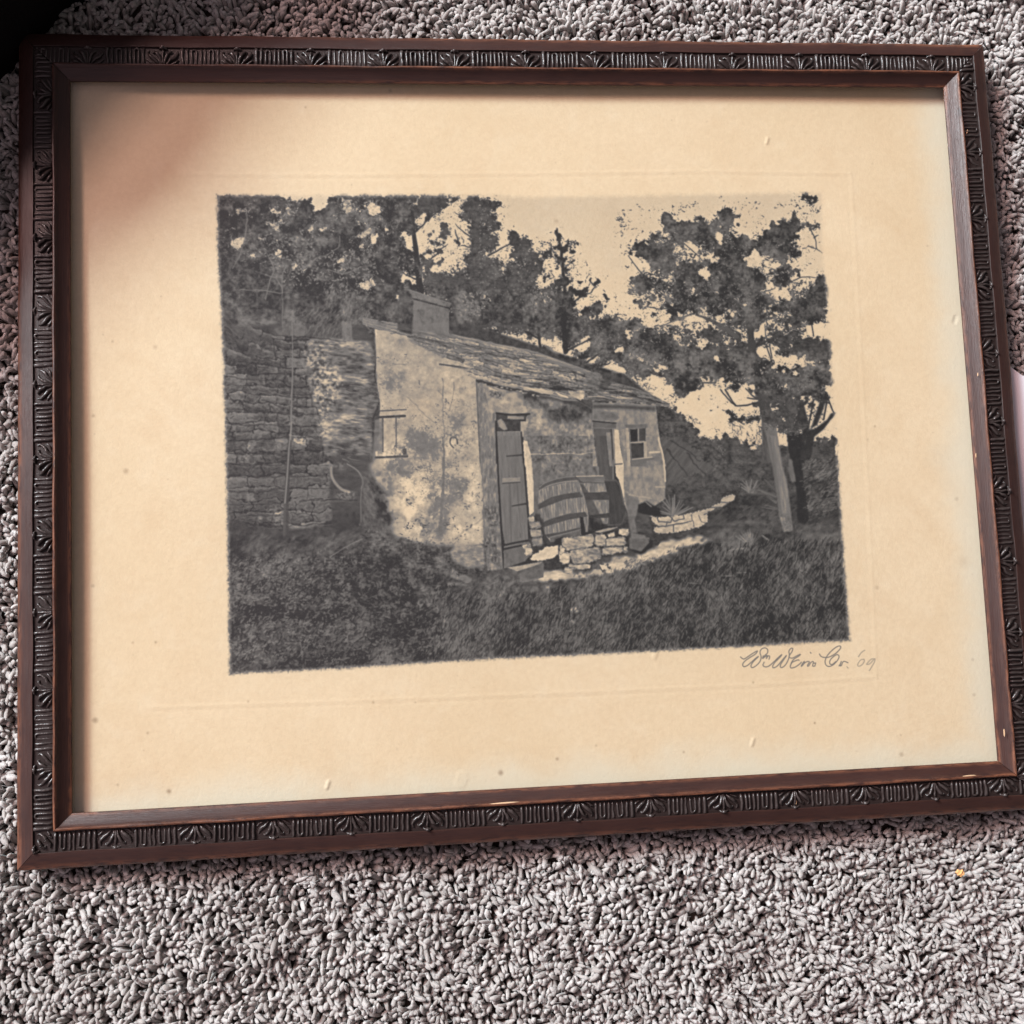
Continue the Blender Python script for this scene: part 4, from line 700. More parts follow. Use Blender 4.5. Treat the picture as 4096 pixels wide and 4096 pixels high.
    T = T+.05*np.sin(np.clip((T-.40)*np.pi*1.7, -np.pi, np.pi))*(T < .4)-.03*sstep(.45, .7, T)*(T < .84)
    T = np.where(T < .5, T*(.62+.76*T)+.004, T)
    T = np.clip(T, .012, .97)
    T = blur(T, 1.2)*.5+T*.5
    T += .02*(vn(XX/3, YY/3, 77)-.5)+.015*(vn(XX/7, YY/7, 78)-.5)
    # ---- soft ragged vignette edge of the print
    L = q('A',165,100)+q('A',170,600)+q('E',115,0,130,700,150,1600)+q('I',55,300,65,900,80,1600)+q('M',60,600,80,1130)
    X, Y = XX, YY
    rg = 8*(vn(X/6, Y/6, 901)-.5)+5*(vn(X/19, Y/19, 902)-.5)
    lx = np.interp(Y, [740, 785, 1000, 1250, 1500, 1800, 2150, 2500, 2700, 2740], [862, 866, 868, 882, 892, 900, 908, 914, 918, 920]).astype(np.float32)
    rx = np.interp(Y, [740, 1000, 1100, 1250, 1500, 1750, 2000, 2300, 2560, 2740], [3286, 3290, 3302, 3318, 3330, 3350, 3362, 3380, 3400, 3408]).astype(np.float32)
    ty = np.interp(X, [860, 2000, 2100, 3300], [778, 780, 788, 768]).astype(np.float32)
    by = np.interp(X, [900, 1400, 1900, 2400, 2900, 3400], [2698, 2672, 2640, 2617, 2590, 2563]).astype(np.float32)
    d = np.minimum(np.minimum(X-lx, rx-X), np.minimum(Y-ty, by-Y))+rg
    m = sstep(-9, 15, d)
    T[:] = 1+(np.clip(T, .03, 1)-1)*m
    return T

SIG = [(70,230,110,258,150,240,230,185,295,150,270,190,200,235,130,285,100,330,115,358,160,345,215,300,270,250,305,225,300,235,235,300,210,350,230,372,280,345,330,290,345,230,330,170,350,125,395,110,430,130,430,175,395,210,370,250),
       (375,215,365,250,400,225,425,210,415,250,440,215,460,225,450,260),
       (385,300,370,340,400,362,450,350,520,290,580,230,620,200,590,240,530,300,500,350,510,375,560,350,620,280,670,220,680,215,650,260,600,340,615,372,660,345,700,280,720,210,715,150,745,115,765,120,755,160,720,210,720,235,760,245,820,215,865,195,850,215,780,260,745,310,760,300,830,270,850,275),
       (760,300,735,340,740,375,790,368,850,330,880,300), (880,345,900,310,920,290,905,330,880,355,930,305,970,290,985,300,960,345,975,350,1010,300,1040,295,1030,350,1060,350), (1000,170,1010,180), (1050,315,1070,310,1060,345),
       (1120,190,1140,220,1180,235,1250,230,1340,180,1400,115,1395,85,1350,95,1280,150,1220,220,1195,290,1215,345,1260,355,1320,320,1370,260,1380,215,1350,200,1300,230,1260,280,1260,320,1290,330,1340,290),
       (1380,350,1400,320,1410,290,1395,340,1410,345,1440,290,1500,305), (1485,360,1500,378), (1725,140,1680,170,1640,225), (1715,260,1670,270,1635,315,1630,345,1655,352,1695,325,1718,285,1712,262), (1850,255,1810,260,1760,310,1750,330,1790,320,1840,270,1860,255,1850,300,1810,370,1785,410)]
# ---------------------------------------------------------------- carpet
ZC = -0.0140                                             # general height of the pile tips
FRX, FRY = 0.25, 0.2016
M = N('carpet_backing', .95, .1); M.col(M.mix(M.noise(300, 3), (.14, .105, .088), (.24, .19, .165))); backing_mat = M.m
base = bmesh.new(); bmesh.ops.create_grid(base, x_segments=2, y_segments=2, size=1.2)
me = bpy.data.meshes.new('carpet_backing'); base.to_mesh(me); base.free()
o = obj('carpet_backing', me, backing_mat, kind='structure'); o.location = (0, 0, ZC-.0115)
M = N('carpet_yarn', .9, .15)
a = attr(M, 'tone'); fine = M.noise(2600, 3, .6)
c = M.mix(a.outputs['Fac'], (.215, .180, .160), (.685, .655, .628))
c = M.mix(M.ramp(fine, .3, .75, 0, .55), c, (.16, .135, .125), 'MULTIPLY') if False else M.mix(M.ramp(fine, .35, .7, .0, .35), c, (.10, .082, .075))
M.col(c); M.bump(M.noise(1900, 3, .6, dist=.4), .0005, .8)
M.b.inputs['Sheen Weight'].default_value = .35; M.b.inputs['Subsurface Weight'].default_value = .35; M.b.inputs['Subsurface Radius'].default_value = (.0022, .0018, .0016); M.b.inputs['Subsurface Scale'].default_value = 1.0; yarn_mat = M.m
def vnoise(x, y, s): return fbm(np.asarray(x), np.asarray(y), s, 3)
sp_ = 0.00240
gx, gy = np.meshgrid(np.arange(-.335, .35, sp_), np.arange(-.37, .315, sp_))
px = (gx+rng.uniform(-.5, .5, gx.shape)*sp_*1.1).ravel(); py = (gy+rng.uniform(-.5, .5, gy.shape)*sp_*1.1).ravel()
keep = (np.abs(px) > FRX-.012) | (np.abs(py) > FRY-.012)
# outside the view the pile only needs to reach a little way past the frame of the picture
px, py = px[keep], py[keep]; n = len(px)
SIDES, RINGS = 5, 6
lean_a = rng.uniform(0, 2*np.pi, n)*.55+vnoise(px/.022, py/.022, 11)*9
lean = rng.uniform(.0006, .0052, n)
bend_a = lean_a+rng.uniform(-1.6, 1.6, n); bend = rng.uniform(.0006, .0040, n)
hill = (vnoise(px/.012, py/.012, 21)-.5)*.0040+(vnoise(px/.035, py/.035, 22)-.5)*.0048
zt = ZC+hill+rng.uniform(-.0016, .0016, n)
inside = (np.abs(px) < FRX+.002) & (np.abs(py) < FRY+.002)
zt = np.where(inside, np.minimum(zt, -.0200), zt)
r0 = rng.uniform(.00080, .00128, n)*np.where(rng.random(n) < .14, 1.28, 1)
ts = np.array([0, .34, .62, .84, .96, 1.0]); rr = np.array([.7, .95, 1.12, 1.05, .62, .06])
curl = rng.uniform(.0, .0022, n)
V = np.zeros((n, RINGS, SIDES, 3), np.float32)
ang = np.linspace(0, 2*np.pi, SIDES, endpoint=False)
Hh = .0095
cx = px[:, None]+np.cos(lean_a)[:, None]*lean[:, None]*(ts-.6)*1.4+np.cos(bend_a)[:, None]*bend[:, None]*(ts**3)
cy = py[:, None]+np.sin(lean_a)[:, None]*lean[:, None]*(ts-.6)*1.4+np.sin(bend_a)[:, None]*bend[:, None]*(ts**3)
drop = curl[:, None]*np.clip((ts-.62)/.38, 0, 1)**2
cz = zt[:, None]-Hh*(1-ts)**1.25-drop
tx = np.gradient(cx, axis=1); ty = np.gradient(cy, axis=1); tz = np.gradient(cz, axis=1)
tn = np.sqrt(tx**2+ty**2+tz**2)+1e-9; tx, ty, tz = tx/tn, ty/tn, tz/tn
# frame: e1 horizontal, e2 = t x e1
hn = np.sqrt(tx**2+ty**2)+1e-9; e1x, e1y = -ty/hn, tx/hn
e2x, e2y, e2z = -tz*e1y, tz*e1x, tx*e1y-ty*e1x
flat = rng.uniform(.6, 1.05, n)[:, None, None]
for_r = (r0[:, None]*rr)[:, :, None]*(1+.17*np.sin(ang*2+rng.uniform(0, 6, n)[:, None, None]+np.arange(RINGS)[None, :, None]*1.9))
ca = np.cos(ang)[None, None, :]*for_r; sa = np.sin(ang)[None, None, :]*for_r*flat
V[..., 0] = cx[:, :, None]+e1x[:, :, None]*ca+e2x[:, :, None]*sa
V[..., 1] = cy[:, :, None]+e1y[:, :, None]*ca+e2y[:, :, None]*sa
V[..., 2] = cz[:, :, None]+e2z[:, :, None]*sa
f1 = []
for r in range(RINGS-1):
    for s in range(SIDES):
        f1.append((r*SIDES+s, r*SIDES+(s+1) % SIDES, (r+1)*SIDES+(s+1) % SIDES, (r+1)*SIDES+s))
f1 = np.array(f1, np.int64)
F = (f1[None]+(np.arange(n)*RINGS*SIDES)[:, None, None]).reshape(-1, 4)
me = fast_mesh('carpet_pile', V.reshape(-1, 3), F)
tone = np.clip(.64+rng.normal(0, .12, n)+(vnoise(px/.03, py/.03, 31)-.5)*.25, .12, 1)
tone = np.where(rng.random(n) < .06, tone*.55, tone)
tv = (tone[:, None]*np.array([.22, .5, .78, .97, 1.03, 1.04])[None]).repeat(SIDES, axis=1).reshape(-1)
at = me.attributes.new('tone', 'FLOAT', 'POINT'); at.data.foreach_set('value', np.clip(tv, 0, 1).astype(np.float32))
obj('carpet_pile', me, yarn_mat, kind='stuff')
# loose fibres standing off the yarn
nh = 15000
hx = rng.uniform(-.30, .33, nh); hy = rng.uniform(-.33, .27, nh); kp = (np.abs(hx) > FRX+.001) | (np.abs(hy) > FRY+.001); hx, hy = hx[kp], hy[kp]; nh = len(hx)
ha = rng.uniform(0, 2*np.pi, nh); hl = rng.uniform(.0012, .0042, nh); hc = rng.uniform(-1.6, 1.6, nh)
hz = ZC+(vnoise(hx/.012, hy/.012, 21)-.5)*.0040+(vnoise(hx/.035, hy/.035, 22)-.5)*.0048+rng.uniform(-.001, .0019, nh)
tt_ = np.linspace(0, 1, 5); A_ = ha[:, None]+hc[:, None]*tt_; st2 = hl[:, None]/4
X_ = hx[:, None]+np.cumsum(np.cos(A_)*st2, 1); Y_ = hy[:, None]+np.cumsum(np.sin(A_)*st2, 1); Z_ = hz[:, None]+np.sin(tt_*np.pi)*rng.uniform(.0002, .0012, nh)[:, None]
hr = rng.uniform(.00006, .00012, nh)
HV = np.zeros((nh, 5, 3, 3), np.float32)
for j_ in range(3):
    a_ = 2*np.pi*j_/3
    HV[:, :, j_, 0] = X_-np.sin(A_)*math.cos(a_)*hr[:, None]; HV[:, :, j_, 1] = Y_+np.cos(A_)*math.cos(a_)*hr[:, None]; HV[:, :, j_, 2] = Z_+math.sin(a_)*hr[:, None]
fh = np.array([(r*3+j_, r*3+(j_+1) % 3, r*3+3+(j_+1) % 3, r*3+3+j_) for r in range(4) for j_ in range(3)], np.int64)
hme = fast_mesh('carpet_fibres', HV.reshape(-1, 3), (fh[None]+(np.arange(nh)*15)[:, None, None]).reshape(-1, 4))
at = hme.attributes.new('tone', 'FLOAT', 'POINT'); at.data.foreach_set('value', np.repeat(rng.uniform(.45, 1., nh), 15).astype(np.float32))
obj('carpet_fibres', hme, yarn_mat, kind='stuff')
# coarser pile where the carpet runs on out of the picture
gx2, gy2 = np.meshgrid(np.arange(-.62, .62, .0052), np.arange(-.62, .62, .0052))
qx = (gx2+rng.uniform(-.5, .5, gx2.shape)*.0055).ravel(); qy = (gy2+rng.uniform(-.5, .5, gy2.shape)*.0055).ravel()
kp = (qx < -.333) | (qx > .348) | (qy < -.368) | (qy > .313); qx, qy = qx[kp], qy[kp]; nq = len(qx)
la = rng.uniform(0, 2*np.pi, nq); ll = rng.uniform(.001, .005, nq); qz = ZC+(vnoise(qx/.035, qy/.035, 22)-.5)*.0048+rng.uniform(-.0016, .0014, nq); qr = rng.uniform(.0019, .0028, nq)
QV = np.zeros((nq, 4, 5, 3), np.float32); a5 = np.linspace(0, 2*np.pi, 5, endpoint=False)
for i_, (t_q, r_q) in enumerate(((0, .8), (.6, 1.1), (.9, .8), (1., .08))):
    QV[:, i_, :, 0] = qx[:, None]+np.cos(la)[:, None]*ll[:, None]*t_q+np.cos(a5)*qr[:, None]*r_q
    QV[:, i_, :, 1] = qy[:, None]+np.sin(la)[:, None]*ll[:, None]*t_q+np.sin(a5)*qr[:, None]*r_q
    QV[:, i_, :, 2] = (qz-.0095*(1-t_q))[:, None]
fq = np.array([(r*5+s_, r*5+(s_+1) % 5, r*5+5+(s_+1) % 5, r*5+5+s_) for r in range(3) for s_ in range(5)], np.int64)
qme = fast_mesh('carpet_pile', QV.reshape(-1, 3), (fq[None]+(np.arange(nq)*20)[:, None, None]).reshape(-1, 4))
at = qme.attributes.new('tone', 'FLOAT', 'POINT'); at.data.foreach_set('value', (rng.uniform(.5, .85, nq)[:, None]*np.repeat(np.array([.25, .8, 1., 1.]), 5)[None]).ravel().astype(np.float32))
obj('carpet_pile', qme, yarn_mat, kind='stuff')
print('tufts', n, 'faces', len(F))

# ---------------------------------------------------------------- picture frame
frame = obj('picture_frame', None, None, None, label='dark carved wooden frame with glass, holding a faded black-and-white photograph of a stone cottage', category='picture frame')
frame.location = (0, 0, 0)
M = N('stained_wood', .42, .5)
wr = attr(M, 'wear'); al = attr(M, 'along')
cmb = M.n('ShaderNodeCombineXYZ'); M.l(al.outputs['Fac'], cmb.inputs[0]); M.l(attr(M, 'across').outputs['Fac'], cmb.inputs[1])
gv = cmb.outputs[0]
gr = M.noise(1, 5, .65, vec=gv, stretch=(60, 2600, 1)); gr2 = M.noise(1, 3, .5, vec=gv, stretch=(14, 260, 1)); blot = M.noise(26, 3)
c = M.mix(gr2, (.022, .0086, .0070), (.042, .0165, .0130))
c = M.mix(M.ramp(gr, .42, .7, 0, .75), c, (.022, .008, .0065))
c = M.mix(M.ramp(blot, .35, .7, 0, .45), c, (.050, .022, .018))
chip = M.noise(1, 4, .7, vec=gv, stretch=(110, 700, 1)); 
wm = M.math('MULTIPLY', wr.outputs['Fac'], M.ramp(chip, .34, .6)); 
c = M.mix(M.math('MULTIPLY', wm, .85), c, (.23, .088, .045))
bare = M.math('MULTIPLY', M.math('POWER', wr.outputs['Fac'], 2.0), M.ramp(M.noise(1, 3, .7, vec=gv, stretch=(75, 500, 1)), .66, .74))
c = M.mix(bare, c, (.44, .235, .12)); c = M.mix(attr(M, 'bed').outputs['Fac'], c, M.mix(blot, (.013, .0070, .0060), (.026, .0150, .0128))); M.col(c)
M.l(M.ramp(gr, .3, .8, .34, .56), M.b.inputs['Roughness'])
M.bump(M.math('ADD', gr, M.math('MULTIPLY', wm, -.5)), .00035, .55)
wood = M.m
M = N('carved_ornament', .32, .6)
n1 = M.noise(220, 4); geo = M.n('ShaderNodeNewGeometry')
c = M.mix(n1, (.017, .0105, .0090), (.036, .0255, .0225)); c = M.mix(M.ramp(geo.outputs['Pointiness'], .53, .64, 0, .4), c, (.15, .125, .12)); M.col(c)
M.bump(M.noise(900, 4), .0004, .5); orn_mat = M.m
# rail profile: (distance in from the outer edge, height, wear)
PROF = [(.0019, -.0190, .2), (.0005, -.0188, .3), (0, -.0178, .3), (0, -.0030, .3), (.0001, -.0017, .7), (.0006, -.0006, 1.), (.0014, .0001, .75), (.0030, .0008, .12), (.0055, .0016, .05), (.0074, .0021, .05), (.0080, .0022, .12), (.00825, .0019, .0),
        (.0084, .0012, 0), (.0130, .0013, 0), (.0171, .0012, 0), (.01735, .0024, .1), (.0176, .0037, .85), (.0180, .0042, 1.), (.0186, .0043, .95), (.0191, .0039, .5), (.0195, .0032, .12), (.0205, .0024, .06), (.0218, .0016, .05), (.0232, .00085, .06),
        (.0240, .00045, .5), (.0245, .0002, .8), (.0249, -.0001, .45), (.0250, -.0006, .2), (.0250, -.0008, 0), (.0190, -.0008, 0), (.0190, -.0190, 0)]
def rail(side):
    """side 0 top, 1 right, 2 bottom, 3 left; local u along, a inwards"""
    L = (FRX, FRY)[side % 2]; D = (FRY, FRX)[side % 2]
    # corner roundness at the u- and u+ ends (clockwise from the upper left)
    rad = {0: (.0016, .0034), 1: (.0034, .0014), 2: (.0014, .0008), 3: (.0008, .0016)}[side]
    nu = 150; V = []; W = []; A = []; S = []
    ds = rng.uniform(0, 9)
    for i in range(nu+1):
        t = i/nu; t = .5-.5*math.cos(math.pi*t) if False else t
        e = .08
        tt = 2*t-1; tt = math.copysign(1-(1-abs(tt))**1.35, tt)
        for k, (a, z, wv) in enumerate(PROF):
            r = rad[1] if tt > 0 else rad[0]
            aa = a; end = L-max(a, .293*r)-.00006
            u = tt*end
            if abs(tt) > .9999: u -= math.copysign(.00009, u)
            dd = L-abs(u)
            if dd < r: aa = max(a, r-math.sqrt(max(0, r*r-(r-dd)**2)))
            wob = .00012*(math.sin(u*61+ds)+math.sin(u*143+ds*2))*(1 if .0001 < a < .0188 else 0)
            x, y = u, D-aa-wob
            V.append((x, y, z)); P3 = Matrix.Rotation(-side*math.pi/2, 3, 'Z') @ Vector((x, y, 0)); far = min(1, max(.12, ((P3.x+FRX)+(FRY-P3.y)-.06)/.16))  # far thins the wear towards the upper left, deepening that corner's shade
            W.append(wv*(1.25 if L-abs(u) < .012+a else .8)*far*(.75+.6*vnoise(u/.03, side*7.0+a*90, 61))); A.append(u+side*1.7); S.append(a)
    K = len(PROF); F = []
    for i in range(nu):
        for k in range(K-1): F.append((i*K+k, i*K+k+1, (i+1)*K+k+1, (i+1)*K+k))
    F.append(tuple(range(K))[::-1]); F.append(tuple(nu*K+k for k in range(K)))
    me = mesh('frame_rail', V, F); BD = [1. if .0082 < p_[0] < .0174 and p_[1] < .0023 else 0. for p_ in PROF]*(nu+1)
    for nm, dat in (('bed', BD), ('wear', W), ('along', A), ('across', S)):
        at = me.attributes.new(nm, 'FLOAT', 'POINT'); at.data.foreach_set('value', np.array(dat, np.float32))
    for p in me.polygons: p.use_smooth = len(p.vertices) == 4
    me.set_sharp_from_angle(angle=math.radians(38))
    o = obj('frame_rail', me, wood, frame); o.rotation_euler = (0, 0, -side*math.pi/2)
    return o
def tubes(paths, sides=8):
    """paths: list of (points, radii); raised round strokes with closed ends, as one mesh"""
    V = []; F = []
    for pts, rad in paths:
        b = len(V); n_ = len(pts)
        for i, p in enumerate(pts):
            p = Vector(p); d = (Vector(pts[min(i+1, n_-1)])-Vector(pts[max(i-1, 0)])).normalized()
            s = Vector((-d.y, d.x, 0)).normalized(); up = Vector((0, 0, 1))
            for j in range(sides):
                a = 2*math.pi*j/sides; V.append(p+s*math.cos(a)*rad[i]+up*math.sin(a)*rad[i]*1.15)
        for i in range(n_-1):
            for j in range(sides): F.append((b+i*sides+j, b+i*sides+(j+1) % sides, b+(i+1)*sides+(j+1) % sides, b+(i+1)*sides+j))
        F.append(tuple(b+j for j in range(sides))[::-1]); F.append(tuple(b+(n_-1)*sides+j for j in range(sides)))
    return V, F
def cr3(P, n_=5):
    P = [P[0]]+P+[P[-1]]; out = []
    for i in range(1, len(P)-2):
        for j in range(n_):
            t = j/n_; out.append([.5*((2*P[i][k])+(-P[i-1][k]+P[i+1][k])*t+(2*P[i-1][k]-5*P[i][k]+4*P[i+1][k]-P[i+2][k])*t*t+(-P[i-1][k]+3*P[i][k]-3*P[i+1][k]+P[i+2][k])*t**3) for k in range(len(P[i]))])
    out.append(list(P[-2])); return out
OB = .0014; V0, V1 = -.0042, .0042                       # bed height; across from the inner (-) to the outer (+) side
def stroke(P):                                           # P: (u, v, z, r)
    Q = cr3(P); return [q_[:3] for q_ in Q], [q_[3] for q_ in Q]
def flute_mesh():
    W_ = .0188; P = []
    for f, rw in ((.035, .00082), (.165, .0006), (.525, .00056), (.625, .0006), (.965, .00066)):
        u = -W_/2+W_*f
        P.append(([(u, V0, OB), (u, V0*.5, OB+.0003), (u, 0, OB+.00035), (u, V1*.6, OB+.0003), (u, V1-.0001, OB), (u, V1+.0003, OB-.0006)], [rw, rw, rw*.95, rw, rw, rw*.6]))
    for f0, f1_ in ((.285, .405), (.735, .845)):
        u0, u1 = -W_/2+W_*f0, -W_/2+W_*f1_; um = (u0+u1)/2; h = (u1-u0)/2; vt = V1-.0007; r = .00054
        pts = [(u0, V0, OB), (u0, -.0015, OB+.0003), (u0, vt-h, OB+.0003)]+[(um-h*math.cos(a), vt-h+h*math.sin(a)*1.05, OB+.0003) for a in (math.pi*k/8 for k in range(1, 8))]+[(u1, vt-h, OB+.0003), (u1, -.0015, OB+.0003), (u1, V0, OB)]
        P.append((pts, [r]*len(pts)))
    return tubes(P)
def leaf_mesh():
    z = OB+.0002; P = []
    P.append(stroke([(0, V0, z, .0004), (0, -.001, z+.0003, .00062), (0, .0020, z+.0003, .0005), (0, .0030, z, .0003)]))
    for s, k in ((-1, 1.12), (1, .9)):
        P.append(stroke([(s*.0007, V0, z, .0004), (s*.0011, -.0015, z+.0003, .0007), (s*.0024, .0010, z+.0005, .00078*k), (s*.0042, .0024, z+.0001, .0005), (s*.0046, .0016, z-.0002, .0003)]))
        P.append(stroke([(s*.0017, V0, z, .0004), (s*.0034, -.0024, z+.0003, .0008*k), (s*.0056, -.0006, z+.0004, .00085*k), (s*.0070, .0014, z, .0006), (s*.0066, .0028, z-.0002, .0003)]))
        P.append(stroke([(s*.0036, V0+.0002, z-.0003, .0003), (s*.0058, -.0032, z, .0006*k), (s*.0078, -.0018, z-.0001, .0004)]))
        P.append(stroke([(s*.0003, .0040, z+.0002, .0006), (s*.0013, .0040, z+.0002, .0006), (s*.0021, .0034, z-.0001, .0003)]))
    P.append(([(0, .0031, z-.0002), (0, .0035, z+.0004), (0, .0042, z+.0008), (0, .0047, z+.0004), (0, .0050, z-.0003)], [.0003, .0008, .0011, .0008, .0001]))
    return tubes(P)
def worn(name, VF, seed):
    V, F = VF; r_ = np.array([tuple(v) for v in V]); k = seed*13
    dz = (fbm(r_[:, 0]/.0016+k, r_[:, 1]/.0016, 71, 2)-.5)*.00042+(fbm(r_[:, 0]/.006+k, r_[:, 1]/.006, 72, 2)-.62)*.0007
    r_[:, 0] += (fbm(r_[:, 0]/.002+k, r_[:, 1]/.002, 73, 2)-.5)*.00042; r_[:, 1] += (fbm(r_[:, 0]/.002+k, r_[:, 1]/.002, 74, 2)-.5)*.00036
    r_[:, 2] = r_[:, 2]+dz*(r_[:, 2] > OB-.0002)
    me = mesh(name, r_, F); me.materials.append(orn_mat); return me
FLS = [worn('flute_ornament', flute_mesh(), i) for i in range(7)]; LFS = [worn('leaf_ornament', leaf_mesh(), i+9) for i in range(7)]
BEDA = .01275
def clipped(src, u, L, name):
    """a piece beside a corner, cut along the mitre"""
    bm = bmesh.new(); bm.from_mesh(src)
    # local piece coords: (u', v') with v' pointing outwards; the mitre at +L: |u| + a = L, a = BEDA - v'
    for sgn in (-1, 1):
        co = Vector((sgn*(L-BEDA)-u, 0, 0)); no = Vector((sgn, -1, 0)).normalized()
        bmesh.ops.bisect_plane(bm, geom=bm.verts[:]+bm.edges[:]+bm.faces[:], plane_co=co-no*.00015, plane_no=no, clear_outer=True)
    if len(bm.faces) < 12: bm.free(); return None
    if max(v.co.x for v in bm.verts)-min(v.co.x for v in bm.verts) < .0012: bm.free(); return None
    for b in [e for e in bm.edges if e.is_boundary]: pass
    bmesh.ops.holes_fill(bm, edges=[e for e in bm.edges if e.is_boundary], sides=0)
    me = bpy.data.meshes.new(name); bm.to_mesh(me); bm.free(); return me
# first leaf position and step along each rail in its own direction (top: +x, right: -y, bottom: -x, left: +y)
STEP = {0: (.0011, .0362), 1: (-.0318, .0361), 2: (-.0103, .0359), 3: (-.0115, .0361)}
for side in range(4):
    L = (FRX, FRY)[side % 2]; D = (FRY, FRX)[side % 2]
    rl = rail(side); f0_, st_ = STEP[side]
    for k in range(-9, 10):
        for src, du, nm in ((random.choice(LFS), 0, 'leaf_ornament'), (random.choice(FLS), .5, 'flute_ornament')):
            u = f0_+(k+du)*st_
            if abs(u) > L+.004: continue
            me = src
            if abs(u)+.0098 > L-BEDA-.0048:
                me = clipped(src, u, L, nm)
                if me is None: continue
            o = obj(nm, me, orn_mat, rl)
            o.location = (u, D-BEDA, 0); o.rotation_euler = (0, 0, rng.uniform(-.012, .012))
            if me is src: o.scale = (1, rng.uniform(.95, 1.04), rng.uniform(.8, 1.12))
# chips where the stain has gone, little splinters of bare wood
M = N('bare_wood', .8, .2); M.col(M.mix(M.noise(400, 3), (.55, .33, .18), (.75, .55, .36))); bare_mat = M.m
def chip(x, y, z, l, wd, ang):
    rl_ = random.Random(int(abs(x*1e5+y*1e4)))
    V = []; n_ = 9
    for i in range(n_):
        a = 2*math.pi*i/n_; r = rl_.uniform(.7, 1.1)
        V.append((math.cos(a)*l*r/2, math.sin(a)*wd*r/2, 0))
    V += [(v[0]*.6, v[1]*.6, .00022) for v in V]; F = [(i, (i+1) % n_, n_+(i+1) % n_, n_+i) for i in range(n_)]+[tuple(range(n_, 2*n_))]
    o = obj('wood_chip', mesh('wood_chip', V, F, False), bare_mat, frame); o.location = (x, y, z); o.rotation_euler = (0, 0, ang)
chip(.2352, .1514, .0016, .0026, .0009, 1.3); chip(.2462, -.060, .0001, .0034, .0007, 1.6); chip(.2471, -.0735, .0, .0028, .0006, 1.6)
chip(.2272, -.1625, .00405, .0042, .0009, 1.55); chip(.2075, -.1823, .0040, .008, .0007, .03); chip(.1187, -.1905, .0021, .0026, .0006, 1.45)
chip(-.2168, .1836, .0020, .0014, .0008, 1.2); chip(-.0250, -.1826, .0040, .014, .0008, .02); chip(.2286, .02, .0042, .0022, .0007, 1.5)
chip(.2260, -.0215, .0006, .0030, .0006, 1.5)
# ---------------------------------------------------------------- the sheet with the printed photograph
SX, SY = .2304, .1820; ZP = -.0060
RES = .00024
tw, th = int(2*SX/RES), int(2*SY/RES)
gx, gy = np.meshgrid((np.arange(tw)+.5)*RES-SX, (np.arange(th)+.5)*RES-SY)
def Rm(rx, ry, rz):
    c, s = math.cos, math.sin
    X_ = np.array([[1, 0, 0], [0, c(rx), -s(rx)], [0, s(rx), c(rx)]]); Y_ = np.array([[c(ry), 0, s(ry)], [0, 1, 0], [-s(ry), 0, c(ry)]]); Z_ = np.array([[c(rz), -s(rz), 0], [s(rz), c(rz), 0], [0, 0, 1]])
    return Z_@Y_@X_
Rc = Rm(*ROT)
def ref(x, y, z):
    """where a point of the sheet lay in the drawing grid the print was measured in"""
    d = np.stack([x-CAM[0], y-CAM[1], np.full_like(x, z-CAM[2])], -1)@Rc
    return 2048+FPX*d[..., 0]/-d[..., 2], 2048-FPX*d[..., 1]/-d[..., 2]
paint_print()
U_, V_ = ref(gx, gy, ZP)
def bilin(A, u, v):
    i = np.clip((u-PX0)*PS-.5, 0, CW-1.001); j = np.clip((v-PY0)*PS-.5, 0, CH-1.001)
    i0 = i.astype(int); j0 = j.astype(int); fi = i-i0; fj = j-j0
    return (A[j0, i0]*(1-fi)+A[j0, i0+1]*fi)*(1-fj)+(A[j0+1, i0]*(1-fi)+A[j0+1, i0+1]*fi)*fj
ok = (U_ > PX0) & (U_ < PX1-2) & (V_ > PY0) & (V_ < PY1-2)
ink = np.where(ok, bilin(T, U_, V_), 1.).astype(np.float32)
# pencil signature below the print, drawn on the sheet's own grid
def on_sheet(u, v):
    d = Rc@np.array([(u-2048)/FPX, -(v-2048)/FPX, -1.]); t = (ZP-CAM[2])/d[2]
    return (CAM[0]+t*d[0]+SX)/RES, (CAM[1]+t*d[1]+SY)/RES
def stamp(A, pts, r, val, al):
    for (x1, y1), (x2, y2) in zip(pts[:-1], pts[1:]):
        x0_, x1_ = int(min(x1, x2)-r-3), int(max(x1, x2)+r+3); y0_, y1_ = int(min(y1, y2)-r-3), int(max(y1, y2)+r+3)
        if x0_ < 0 or y0_ < 0 or x1_ >= tw or y1_ >= th: continue
        yy, xx = np.mgrid[y0_:y1_, x0_:x1_]; l2 = (x2-x1)**2+(y2-y1)**2+1e-6
        u = np.clip(((xx-x1)*(x2-x1)+(yy-y1)*(y2-y1))/l2, 0, 1); d = np.hypot(xx-x1-u*(x2-x1), yy-y1-u*(y2-y1))
        m = np.clip(r+.5-d, 0, 1)*al
        A[y0_:y1_, x0_:x1_] = np.minimum(A[y0_:y1_, x0_:x1_], 1-m*(1-val))
for i, s_ in enumerate(SIG):
    p = curve(q('S', *s_), 6); stamp(ink, [on_sheet(*a_) for a_ in p], 1.25, .42 if i < 9 else .62, .85)
ink = np.clip(ink+(ink < .95)*.03*(rng.random(ink.shape)-.5), 0, 1).astype(np.float32)
